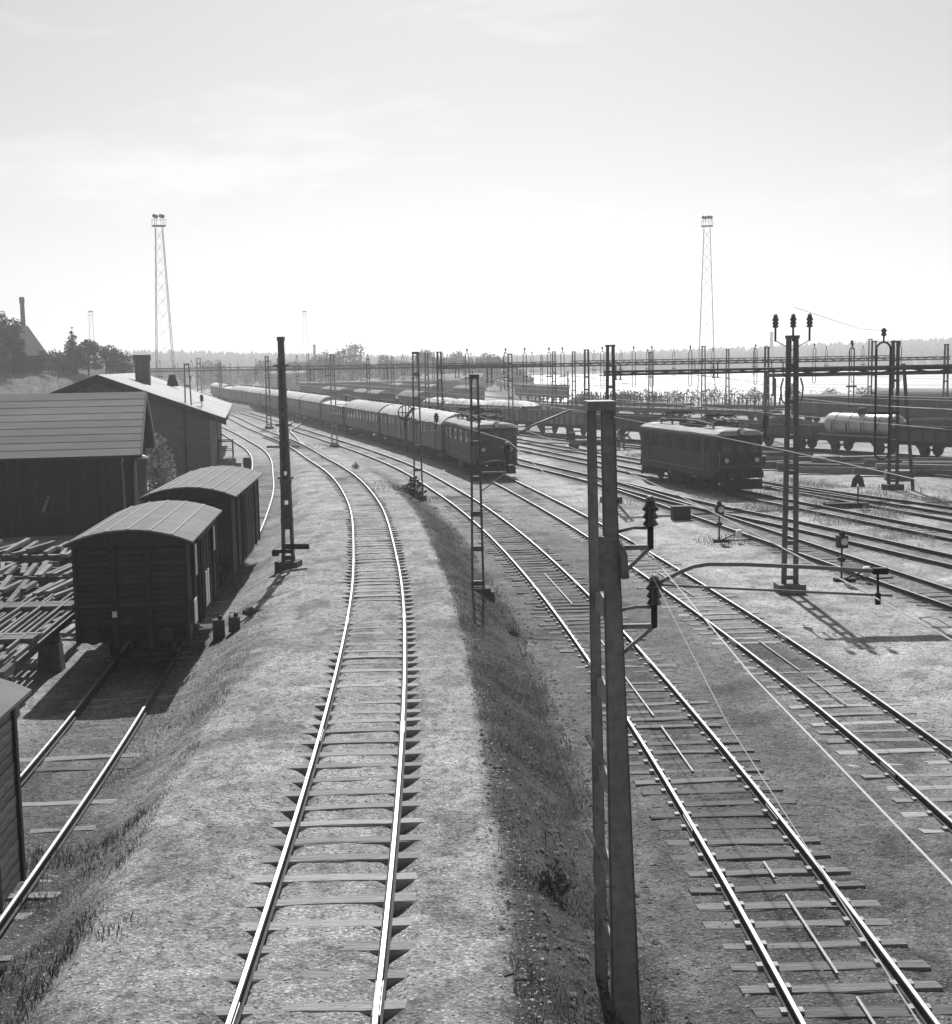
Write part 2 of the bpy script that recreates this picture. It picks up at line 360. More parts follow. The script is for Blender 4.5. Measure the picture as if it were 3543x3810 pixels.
RIDGE = [(-900, 20), (-480, 17), (-330, 15.5), (-200, 11), (-60, 6), (20, 4), (120, 5), (260, 8), (330, 11), (480, 14), (900, 20)]
def bank_profile(s, wob, y=0.0):
    return sst(s, -5.4 + wob * .6 - .5 * sst(y, 20, 42), -2.3 + wob * .4) * (1 - sst(s, 2.25 + wob * .4, 3.95 + wob * .5))
def shore_x(y): return np.interp(y, [240, 262, 330, 640, 900], [60, 16, 14, 10, 0])
def hillp(x, y): return (x + 72) * -.958 + (y - 185) * .287          # distance up from the crest of the left bank
def height(x, y):
    x = np.asarray(x, float); y = np.asarray(y, float)
    h = -.165 + .05 * (fbm(x, y, .35, 3) - .5) + .045 * (fbm(x, y, 2.2, 3) - .5)
    s1 = lat(T1, x, y); wob = (fbm(x * .2, y, .8, 3) - .5) * .7
    near = (1 - sst(y, 120, 150))
    bk = bank_profile(s1, wob, y) * t1z(y) * near * sst(lat(T0, x, y), .9, 2.6)
    h = h + bk + .10 * (fbm(x, y, 1.6, 3) - .5) * bank_profile(s1, 0) * (np.abs(s1) > 1.9) * near
    a1 = np.abs(s1)
    vr = fbm(x * .3 + np.sign(s1) * 50, y, .75, 2); wd = np.where(s1 > 0, .2 + .16 * vr, .05 + .26 * vr)
    tr = np.where((a1 > .70), np.clip(1 - (a1 - .79) / wd, 0, 1) * np.where(s1 > 0, .6 + .6 * vr, .05 + 1.2 * vr), 0) * (a1 < 1.6) + np.where(a1 <= .70, np.clip(1 - (.70 - a1) / .14, 0, 1) * .35, 0)
    h = h - (tr * .15 - (.018 + .03 * (fbm(x * .5, y, .9, 2) - .5) + .035 * sst(a1, .98, 1.2)) * (a1 < 2.1)) * near * (y < 115)
    for C in (T2, T3):                                     # ballast a little lower than the sleeper tops
        a = np.abs(lat(C, x, y)); h = h + .012 * (1 - sst(a, 1.1, 1.6)) * (y < 120)
    # grassy bank behind the sheds
    p = hillp(x, y)
    h = h + 7.8 * sst(p, -23, 1) * (1 - sst(y, 214, 250)) + .6 * (fbm(x, y, .12, 3) - .5) * sst(p, -22, -10)
    # lake basin
    lk = sst(x - shore_x(y), 0, 9) * sst(y, 250, 268) * (1 - sst(y, 870, 900)); h = h - 5.5 * lk
    h = h - .9 * sst(x - shore_x(y), -26, 0) * sst(y, 215, 255) * (1 - sst(y, 870, 900))
    # hills beyond the far shore
    xr = x * 1300 / np.maximum(y, 300)
    rid = np.interp(xr, [p[0] for p in RIDGE], [p[1] for p in RIDGE]) + 5 * (fbm(x, y, .006, 2) - .5)
    h = h + rid * sst(y, 890, 1300)
    return h
def tone(x, y):
    x = np.asarray(x, float); y = np.asarray(y, float)
    s1 = lat(T1, x, y); s2 = lat(T2, x, y); s3 = lat(T3, x, y); s0 = lat(T0, x, y); n = fbm(x, y, .25, 4); n2 = fbm(x + 40, y, .9, 3)
    g = np.full_like(x, .36)
    g = g + (.41 - g) * sst(s3, 1.0, 2.2) * (1 - sst(x, 30, 60))                       # pale sand beyond the train track
    g = g * (1 - .52 * (1 - sst(np.abs(s2 - .2), 2.0, 3.8)) * (1 - sst(y, 45, 80) * .75))                  # dark cinders under the second track
    g = g * (1 - .22 * (1 - sst(np.abs(s3), .9, 1.7)))
    for C, k in ((T4, .45), (T5, .35), (T6, .35), (T7, .3), (T8, .3), (T9, .35)): g = g * (1 - k * (1 - sst(np.abs(lat(C, x, y)), .8, 1.8)))
    yard = sst(x - (22 - .05 * (y - 60)), -6, 4) * (1 - sst(y, 200, 240)); g = g * (1 - .25 * yard * (n > .45))
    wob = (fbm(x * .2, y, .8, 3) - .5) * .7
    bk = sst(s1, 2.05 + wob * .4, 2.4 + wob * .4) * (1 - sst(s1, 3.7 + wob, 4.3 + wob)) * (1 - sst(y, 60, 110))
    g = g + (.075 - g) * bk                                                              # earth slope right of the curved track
    lf = sst(s1, -5.0, -3.9) * (1 - sst(s1, -3.5 + wob, -2.9 + wob)) * (1 - sst(y, 26, 38)); g = g + (.15 - g) * lf * (.15 + .5 * sst(n2, .42, .6))
    t0 = (1 - sst(np.abs(s0), 1.0, 2.2)) * (1 - sst(y, 90, 120)); g = g * (1 - .42 * t0)
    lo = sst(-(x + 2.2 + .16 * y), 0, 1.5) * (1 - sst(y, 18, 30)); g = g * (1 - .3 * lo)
    g = g + (.17 + .09 * (n2 - .5) - g) * sst(hillp(x, y), -26, -20) * (y < 330)
    g = g + (.10 - g) * sst(y, 420, 520)
    g = g + (.085 - g) * sst(-(x + 24 + .3 * (y - 200)), 0, 12) * sst(y, 240, 320)
    g = g + (.12 - g) * sst(x - shore_x(y), -14, -4) * sst(y, 215, 235)
    st = fbm(x * .7 + 5, y * .5, 1.7, 4); g = g * (1 - .32 * sst(st, .56, .68) * (y < 90)) * (1 + .16 * sst(fbm(x - 8, y, 1.1, 3), .58, .7))
    for C in (T2, T3): g = g * (1 - .35 * (1 - sst(np.abs(lat(C, x, y)), .3, .75)) * sst(fbm(x, y * .35 + 11, .7, 2), .45, .65))
    g = g * (.86 + .35 * (n - .5) * 2 * .5 + .14)
    return np.clip(g, .03, .5)

def build_ground():
    rows = [1.0]
    while rows[-1] < 3000:
        y = rows[-1]; rows.append(y + max(.075, y * (.0055 if y < 130 else .012 if y < 420 else .03)))
    ys = np.array(rows); nc = 560
    u = np.linspace(-1, 1, nc); ub = np.sign(u) * np.abs(u) ** 1.45
    X = (ub[None, :] * (.8 * ys[:, None] + 9)); X = np.where(True, X - 1.2 * (1 - np.abs(u[None, :])), X); Y = np.repeat(ys[:, None], nc, 1)
    Z = height(X, Y); nr = len(ys)
    # the sheet goes on behind the camera
    V = np.stack([X, Y, Z], -1).reshape(-1, 3)
    i = np.arange(nr - 1)[:, None] * nc + np.arange(nc - 1)[None, :]
    F = np.stack([i, i + 1, i + nc + 1, i + nc], -1).reshape(-1, 4)
    me = bpy.data.meshes.new('ground'); me.vertices.add(len(V)); me.vertices.foreach_set('co', V.ravel())
    me.loops.add(F.size); me.loops.foreach_set('vertex_index', F.ravel()); me.polygons.add(len(F))
    me.polygons.foreach_set('loop_start', np.arange(0, F.size, 4)); me.polygons.foreach_set('loop_total', np.full(len(F), 4))
    me.polygons.foreach_set('use_smooth', np.ones(len(F), bool))
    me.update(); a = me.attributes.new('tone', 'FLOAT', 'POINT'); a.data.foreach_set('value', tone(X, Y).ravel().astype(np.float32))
    me.materials.append(M['ground']); o = bpy.data.objects.new('ground', me); COL.objects.link(o)
    tag(o, 'gravel and cinder ground of the railway yard', kind='structure'); return o
build_ground()
def gz(x, y): return float(height(np.array([x]), np.array([y]))[0])

wm = MB(); wm.add([(-60, 235, -1.5), (1500, 235, -1.5), (1500, 960, -1.5), (-60, 960, -1.5)], [(0, 1, 2, 3)])
tag(wm.build('lake_water', M['water']), 'bright lake beyond the railway yard', kind='structure')

# ------------------------------------------------------------------ tracks
RAILP = [(-.024, 0), (.024, 0), (.034, -.006), (.034, -.04), (.012, -.05), (.012, -.11), (.065, -.125), (.065, -.14), (-.065, -.14), (-.065, -.125), (-.012, -.11), (-.012, -.05), (-.034, -.04), (-.034, -.006)]
def rail_mesh(C, off, zf, head):
    d, n, s = frame(C); P = C + n * off; z = zf(P[:, 1]); k = len(RAILP); mb = MB(); vs = []; fs = []
    for i in range(len(P)):
        for a, b in RAILP: vs.append((P[i, 0] + n[i, 0] * a, P[i, 1] + n[i, 1] * a, z[i] + b))
    mb.v = vs
    for i in range(len(P) - 1):
        for j in range(k):
            j2 = (j + 1) % k; mb.f.append((i * k + j, i * k + j2, (i + 1) * k + j2, (i + 1) * k + j)); mb.m.append(0 if j == 0 else 1); mb.sm.append(False)
    return mb.mesh('rail', [head, M['rail_side']])
def sleeper_meshes(n, m, w=.24, h=.16, l=2.5):
    out = []
    for i in range(n):
        mb = MB(); k = 5; A = []
        prof = [(-w / 2, -h), (w / 2, -h), (w / 2, -.02), (w / 2 - .02, 0), (-w / 2 + .02, 0), (-w / 2, -.02)]; vs = []; fs = []
        for j in range(k):
            t = j / (k - 1) - .5; jw = 1 + random.uniform(-.1, .1)
            for a, b in prof: vs.append((t * l + random.uniform(-.02, .02), a * jw + random.uniform(-.012, .012), b + random.uniform(-.008, .008)))
        q = len(prof)
        for j in range(k - 1):
            for c in range(q): fs.append((j * q + c, j * q + (c + 1) % q, (j + 1) * q + (c + 1) % q, (j + 1) * q + c))
        fs += [tuple(range(q - 1, -1, -1)), tuple((k - 1) * q + c for c in range(q))]
        mb.add(vs, fs); out.append(mb.mesh('sleeper', m))
    return out
SLP = sleeper_meshes(6, M['sleeper']); SLPP = sleeper_meshes(3, M['sleeper_pale'])
Z0 = lambda y: np.zeros_like(np.asarray(y, float))
def sleeper_set(m): return sleeper_meshes(6, m)
SLD = sleeper_meshes(6, M['sleeper_dusty'])
def track(C, label, head, zf=Z0, sleepers=None, group='yard tracks', jit=.03, top=-.142, gap=.68, pale=.12, fasten=False, far_to=None, drop=.0, base=None):
    t = thing('railway_track', label, 'track', group=group); t['C'] = float(C[0, 0])
    for off in (-.75, .75):
        inst(rail_mesh(C, off, zf, head), 'rail', t)
    d, n, s = frame(C)
    if sleepers:
        y0, y1 = sleepers; s0, s1 = s_at_y(C, y0), s_at_y(C, y1); q = s0; fm = MB(); far = MB(); cnt = 0
        while q < (far_to and s_at_y(C, far_to) or s1):
            x, y, a = at_s(C, q); z = float(zf(y)) + top - abs(random.gauss(0, drop)); rz = a + random.gauss(0, .018); o = random.gauss(0, jit)
            if q < s1 and cnt < 290:
                me = random.choice(SLPP) if random.random() < pale else random.choice(base or SLP)
                inst(me, 'sleeper', t, (x + o * math.cos(a), y + o * math.sin(a), z), (random.gauss(0, .012), random.gauss(0, .006), rz), (random.uniform(.96, 1.04), random.uniform(.85, 1.15), 1)); cnt += 1
            else: far.box((x, y, z - .06), (2.5, .23, .12), rz)
            if fasten and y < 60:
                for e in (-.75, .75):
                    for g in (-.1, .1):
                        fm.box((x + math.cos(a) * (e + g), y + math.sin(a) * (e + g), z + .02), (.075, .11, .05), rz)
            q += gap * random.uniform(.9, 1.1)
        if fm.f: tag(fm.build('rail_fastenings', M['chip'], t), kind='stuff')
        if far.f: tag(far.build('far_sleepers', M['sleeper'], t), kind='stuff')
    return t
track(T1, 'curved main track on the low bank, its rails bright, up the middle of the photo', M['rail_head'], t1z, (9, 112), 'main tracks', top=-.131, far_to=140, drop=.006, pale=.04, base=SLD)
track(T2, 'bright track just right of the near steel mast with sleepers standing out of dark cinders', M['rail_head'], Z0, (9, 75), 'main tracks', fasten=True, pale=.09, top=-.124, jit=.07, gap=.6, drop=.012)
track(T3, 'bright track under the passenger train, running to the lower right corner', M['rail_head'], Z0, (16, 80), 'main tracks', fasten=True, pale=.12, top=-.134, jit=.06, drop=.015, base=SLD)
track(T0, 'dull siding under the old goods vans at the left', M['rail_dull'], Z0, (12, 70), 'sidings', pale=.3, top=-.15, drop=.03, far_to=100)
track(T4, 'track with the lamp switch stands, right of the passenger engine', M['rail_head'], Z0, (36, 66), pale=.02, top=-.145, drop=.01)
track(T5, 'branch track leaving to the right beyond the lamp switch stand', M['rail_dull'])
track(T6, 'track under the lone electric engine', M['rail_dull'], Z0, (44, 72), drop=.03, top=-.15)
track(T7, 'double track just beyond the lone engine beside the scrap heap', M['rail_dull'], Z0, (52, 74), drop=.03, top=-.15)
track(T7B, 'short switch track merging beside the arrow switch stand', M['rail_dull'])
track(T8, 'weedy track in front of the tank wagon', M['rail_dull'])
track(T9, 'track under the tank wagon and the open wagons', M['rail_dull'])
track(T10, 'track under the far stake wagons', M['rail_dull'])
track(T11, 'track behind the stake wagons towards the lake', M['rail_dull'])
track(T12, 'outermost track along the lake shore', M['rail_dull'])
track(XO, 'short bright crossover bending between the curved track and the train', M['rail_head'], lambda y: t1z(y) * .5)
def fishplates(C, zf, ys, off=(-.75, .75)):
    tr = [o for o in bpy.data.objects if o.name.startswith('railway_track') and o.get('C') == C[0, 0]]
    me = MB().box((-.03, 0, -.075), (.022, .75, .08)).box((.03, 0, -.075), (.022, .75, .08)).mesh('fishplate', M['rail_dull'])
    for y in ys:
        for e in off:
            x, yy, a = at_s(C, s_at_y(C, y + (.4 if e > 0 else 0))); inst(me, 'fishplate', tr[0], (x + e * math.cos(a), yy + e * math.sin(a), float(zf(yy))), (0, 0, a))
fishplates(T1, t1z, (12.6, 22.9, 33.5, 44, 55)); fishplates(T2, Z0, (20.4, 31.5, 43)); fishplates(T3, Z0, (23.0, 34.0, 46))
def loose_track_bits():
    # pale guide battens between the rails
    for i, (C, y0, y1, off) in enumerate(((T2, 15.2, 17.6, .05), (T2, 18.2, 18.8, .05), (T2, 11.5, 14.6, .1), (T2, 23.2, 26.2, -.1), (T2, 27, 31, -.1), (T2, 33, 36, 0), (T2, 40, 46, .05), (T3, 27.6, 30.2, .0), (T3, 30.8, 34.2, .0), (T3, 41, 46, .0))):
        x0, x1 = x_at(C, y0) + off, x_at(C, y1) + off; mb = MB(); mb.beam((x0, y0, -.105), (x1, y1, -.105), .035, .03)
        tr = 'second' if C is T2 else 'third'; od = ('third', 'fourth', 'nearest', 'fifth', 'sixth', 'seventh', 'farthest', 'nearest', 'middle', 'farthest')[i]
        tag(mb.build('cable_batten', M['steel_pale']), 'thin pale batten between the rails of the %s track from the left, %s one' % (tr, od), 'batten', 'battens between the rails')
loose_track_bits()

# ------------------------------------------------------------------ rolling stock (local y runs along the track, z = 0 at the rail top)
def wheel_me(r, m=None):
    mb = MB(); mb.lathe([(r + .03, -.065), (r + .03, -.035), (r, -.03), (r - .01, .06), (r - .07, .065), (r - .08, .03), (.12, .02), (.1, .09), (.03, .09)], n=20, axis='x'); return mb.mesh('wheel', m or M['iron_dark'])
WH = {r: wheel_me(r) for r in (.48, .65, .8)}
def axle(t, y, r=.48):
    for s in (-1, 1): inst(WH[r], 'wheel', t, (s * .75, y, r), (0, 0, 0 if s > 0 else math.pi))
    MB().tube([(-.75, y, r), (.75, y, r)], .07, 8).build('axle', M['iron_dark'], t)
def buffers(t, y, sgn, z=1.05, x=.87, r=.2):
    mb = MB(); mb.lathe([(.11, 0), (.11, .3), (.07, .3), (.07, .52), (r, .54), (r, .58), (r * .75, .6)], n=16, axis='y')
    me = mb.mesh('buffer', M['iron'])
    for s in (-1, 1): inst(me, 'buffer', t, (s * x, y, z), (0, 0, 0 if sgn > 0 else math.pi))
def coupling(t, y, sgn, z=1.0):
    mb = MB(); mb.box((0, y + sgn * .1, z), (.16, .2, .2)); mb.tube([(0, y + sgn * .15, z), (0, y + sgn * .35, z + .03), (0, y + sgn * .38, z + .12)], .045, 6)
    mb.tube([(0, y + sgn * .25, z), (-.03, y + sgn * .3, z - .35), (0, y + sgn * .28, z - .62)], .04, 6); mb.build('coupling', M['iron'], t)
    h = MB(); h.tube([(.35, y + sgn * .05, z), (.36, y + sgn * .2, z - .1), (.4, y + sgn * .22, z - .5), (.5, y + sgn * .2, z - .62)], .03, 6); h.build('brake_hose', M['rubber'], t)
def arc_roof(W, z0, rise, n=10):
    rad = (W * W / 4 + rise * rise) / (2 * rise); a = math.asin(W / 2 / rad)
    return [(rad * math.sin(-a + 2 * a * k / n), z0 + rise - rad + rad * math.cos(-a + 2 * a * k / n)) for k in range(n + 1)]

def boxcar(label, loc, rz, L=6.8, W=2.75, pale=False, planks=True, npan=6, zt=3.22, placards=()):
    t = thing('goods_van', label, 'goods van', loc, rz, 'old goods vans on the left siding')
    pm = M['plank_pale'] if pale else M['plank']; zb = .72; y0, y1 = -L / 2, L / 2
    MB().box((0, 0, (zb + zt) / 2), (W - .12, L - .12, zt - zb)).build('body', M['iron_dark'], t)
    # horizontal boards on the near end and on both sides
    nb = 17; hb = (zt - zb) / nb; me = MB().box((0, 0, 0), (W - .1, .045, hb - .014)).mesh('end_board', pm)
    for k in range(nb): inst(me, 'end_board', t, (random.uniform(-.004, .004), y0 + .05 - random.uniform(0, .012), zb + (k + .5) * hb), (0, 0, 0))
    if not planks: MB().box((0, y1 - .045, (zb + zt) / 2), (W - .1, .05, zt - zb)).build('end_wall', pm, t)
    else:
        for k in range(nb): inst(me, 'end_board', t, (0, y1 - .05, zb + (k + .5) * hb), (0, 0, math.pi))
    ms = MB().box((0, 0, 0), (.045, L - .1, hb - .014)).mesh('side_board', pm)
    for k in range(nb): inst(ms, 'side_board', t, (W / 2 - .05 + random.uniform(0, .01), 0, zb + (k + .5) * hb))
    MB().box((-W / 2 + .05, 0, (zb + zt) / 2), (.05, L - .1, zt - zb)).build('side_wall', pm, t)
    for s in (-1, 1):
        MB().box((s * (W / 2 - .02), y0 + .02, (zb + zt) / 2), (.09, .1, zt - zb + .04)).build('corner_post', M['iron'], t)
        MB().box((s * (W / 2 - .02), y1 - .02, (zb + zt) / 2), (.09, .1, zt - zb + .04)).build('corner_post', M['iron'], t)
        MB().box((s * .42, y0 - .015, (zb + zt) / 2 - .1), (.13, .08, zt - zb + .1)).build('end_post', M['iron'], t)
    for f in (-.33, -.17, .17, .33):
        for s in (1, -1): MB().box((s * (W / 2 + .01), f * L, (zb + zt) / 2), (.08, .09, zt - zb)).build('side_post', M['iron'], t)
    # sliding door on the right side
    d = MB().box((W / 2 + .06, 0, (zb + zt) / 2 - .02), (.06, L * .26, zt - zb - .15)).build('door', pm, t)
    MB().box((W / 2 + .11, 0, zt - .16), (.05, L * .55, .06)).build('rail', M['iron'], d)
    MB().box((W / 2 + .11, L * .1, 1.9), (.04, .05, .35)).build('handle', M['iron'], d)
    for dx in (-.09, .0, .09): MB().box((W / 2 + .1, dx * L, (zb + zt) / 2 - .02), (.03, .05, zt - zb - .3)).build('batten', M['iron'], d)
    for (fy, z, a, b) in placards: MB().box((W / 2 + .1, fy * L, z), (.02, a, b)).build('placard', M['placard'], t)
    # arched roof in strips
    A = arc_roof(W + .36, zt - .02, .32)
    roof = MB(); roof.prism([(x, y0 - .14, z) for x, z in A] + [(W / 2 + .16, y0 - .14, zt - .05), (-W / 2 - .16, y0 - .14, zt - .05)], [(x, y1 + .14, z) for x, z in A] + [(W / 2 + .16, y1 + .14, zt - .05), (-W / 2 - .16, y1 + .14, zt - .05)])
    ro = roof.build('roof', M['iron'], t)
    step = len(A) - 1
    Ap = arc_roof(W + .40, zt + .0, .34, npan * 2)
    for k in range(npan):
        seg = Ap[2 * k:2 * k + 3]; e = .006
        top = [(x, y0 - .16, z + .02) for x, z in seg]; bot = [(x, y0 - .16, z - .025) for x, z in reversed(seg)]
        P = MB(); P.prism(top + bot, [(x, y1 + .16, z) for x, _, z in top + bot]); P.build('roof_sheet', M['felt'], ro)
        if k: x, z = Ap[2 * k]; MB().box((x, 0, z + .028), (.05, L + .3, .02)).build('roof_seam', M['felt_seam'], ro)
    # underframe
    uf = MB(); uf.box((0, 0, .86), (1.9, L - .2, .24)); uf.box((0, y0 + .02, .95), (W - .2, .14, .3)); uf.box((0, y1 - .02, .95), (W - .2, .14, .3)); uf.build('underframe', M['iron_dark'], t)
    for yy in (-L * .27, L * .27):
        axle(t, yy)
        for s in (-1, 1):
            sp = MB(); sp.prism([(s * .95, yy - .5, .75), (s * .95, yy - .12, .4), (s * .95, yy + .12, .4), (s * .95, yy + .5, .75)], [(s * 1.02, yy - .5, .75), (s * 1.02, yy - .12, .4), (s * 1.02, yy + .12, .4), (s * 1.02, yy + .5, .75)])
            sp.tube([(s * 1.0, yy - .55, .78), (s * 1.0, yy - .3, .68), (s * 1.0, yy, .64), (s * 1.0, yy + .3, .68), (s * 1.0, yy + .55, .78)], .045, 5); sp.build('axle_guard', M['iron'], t)
    for y, sg in ((y0, -1), (y1, 1)): buffers(t, y, sg, 1.0); coupling(t, y, sg, .98)
    return t
def on(C, y, z=0.0):
    x, yy, a = at_s(C, s_at_y(C, y)); return (x, yy, z), a
l, a = on(T0, 34.9); v1 = boxcar('dark plank goods van with pale arched roof, nearest whole van on the left siding', l, a, L=6.6, placards=((-.40, 1.35, .5, .62), (-.33, 2.6, .3, .8), (.0, 1.5, .75, .95), (.30, 2.6, .3, .7)))
MB().box((-.42, -3.37, 1.45), (.12, .02, .15)).build('paper_tag', M['placard'], v1)
l, a = on(T0, 46.2); boxcar('dark goods van with plain grey roof behind the nearest whole van', l, a, L=8.6, npan=8, zt=3.3)
x, y, a = at_s(T0, s_at_y(T0, 13.3)); boxcar('weathered grey plank van cut off by the left edge of the photo', (x - .02, y, 0), a, L=6.6, W=2.45, pale=True, zt=3.25)

def bogie(t, y):
    b = MB()
    for s in (-1, 1):
        b.box((s * .98, y, .55), (.1, 2.6, .16)); b.box((s * 1.02, y, .48), (.12, .5, .3))
        for e in (-1, 1): b.box((s * 1.03, y + e * 1.05, .48), (.14, .28, .28))
    b.box((0, y, .6), (2.0, .4, .2)); b.build('bogie', M['iron_dark'], t)
    for e in (-1.05, 1.05): axle(t, y + e)
def coach(label, loc, rz, L, nwin, dark=False, baggage=False, vents=6, low=False):
    t = thing('passenger_coach', label, 'railway coach', loc, rz, 'coaches of the long passenger train')
    W = 2.9; zf, zs = 1.0, 3.0; y0, y1 = -L / 2, L / 2; rise = .3 if low else .72
    bd = MB(); bd.box((0, 0, (zf + zs) / 2), (W, L, zs - zf)); A = arc_roof(W, zs, rise, 8)
    bd.prism([(x, y0, z) for x, z in A], [(x, y0 + .06, z) for x, z in A]); bd.prism([(x, y1 - .06, z) for x, z in A], [(x, y1, z) for x, z in A])
    bd.build('body', M['car'], t)
    A = arc_roof(W + .18, zs - .03, rise + .05, 14); rf = MB(); rf.prism([(x, y0 - .1, z) for x, z in A], [(x, y1 + .1, z) for x, z in A], smooth=False); ro = rf.build('roof', M['car_roof'], t)
    for k in range(0 if low else vents):
        vy = y0 + (k + .7) * L / (vents + .4); MB().lathe([(.09, 0), (.09, .16), (.2, .16), (.17, .3), (.02, .34)], (.25, vy, zs + rise - .04), 8).build('roof_vent', M['iron'], ro)
    # left side windows and battens
    x = -W / 2
    if not baggage:
        ww = min(.9, (L - 3.0) / nwin * .68); me = MB().box((0, 0, 0), (.05, ww, .82)).mesh('window', M['glass'])
        mf = MB(); mf.box((-.02, 0, .45), (.04, ww + .12, .06)); mf.box((-.02, 0, -.45), (.05, ww + .12, .06)); mf.box((-.015, ww / 2 + .04, 0), (.04, .05, .86)); mf.box((-.015, -ww / 2 - .04, 0), (.04, .05, .86)); mfe = mf.mesh('window_frame', M['car'])
        for k in range(nwin):
            w = inst(me, 'window', t, (x - .005, y0 + 1.5 + (k + .5) * (L - 3.0) / nwin, 2.33)); inst(mfe, 'window_frame', w)
        for e in (y0 + .75, y1 - .75):
            d = MB().box((x - .012, e, 2.0), (.05, .7, 1.85)).build('door', M['car'], t); MB().box((x - .03, e, 2.4), (.04, .42, .6)).build('window', M['glass'], d); MB().box((x - .05, e + .25, 1.9), (.03, .03, .3)).build('handle', M['steel_pale'], d)
    else:
        for e in (-L * .28, L * .25):
            d = MB().box((x - .03, e, 1.98), (.06, 1.7, 1.9)).build('sliding_door', M['car'], t); MB().box((x - .065, e, 2.45), (.02, .35, .5)).build('window', M['glass'], d); MB().box((x - .05, e, 3.0), (.09, 2.3, .07)).build('rail', M['trim'], d); MB().box((x - .045, e + .82, 1.98), (.05, .06, 1.9)).build('edge_strip', M['car_dark'], d)
        for e in (-L * .43, -L * .06, L * .03, L * .1, L * .43): MB().box((x - .006, e, 2.35), (.05, .34, .85)).build('window', M['glass'], t)
    MB().box((x - .01, 0, 1.82), (.04, L - .1, .05)).build('belt_rail', M['car'], t)
    MB().box((x - .01, 0, 2.9), (.05, L - .1, .06)).build('cornice', M['trim'], t)
    for y, s in ((y0, -1), (y1, 1)):
        MB().box((0, y + s * .34, 2.05), (1.5, .68, 2.05)).build('gangway', M['car_dark'], t); buffers(t, y - s * .05, s, 1.05)
    uf = MB(); uf.box((0, 0, .86), (2.5, L - .1, .24)); uf.box((-.85, -.8, .6), (.6, 1.8, .45)); uf.box((-.8, 1.8, .58), (.7, .9, .4)); uf.build('underframe', M['iron_dark'], t)
    for q in (y0 + L * .16, y1 - L * .16): bogie(t, q)
    for k in (y0 + .6, y1 - .6): MB().box((x - .05, k, .6), (.2, .6, .05)).build('step', M['trim'], t)
    return t

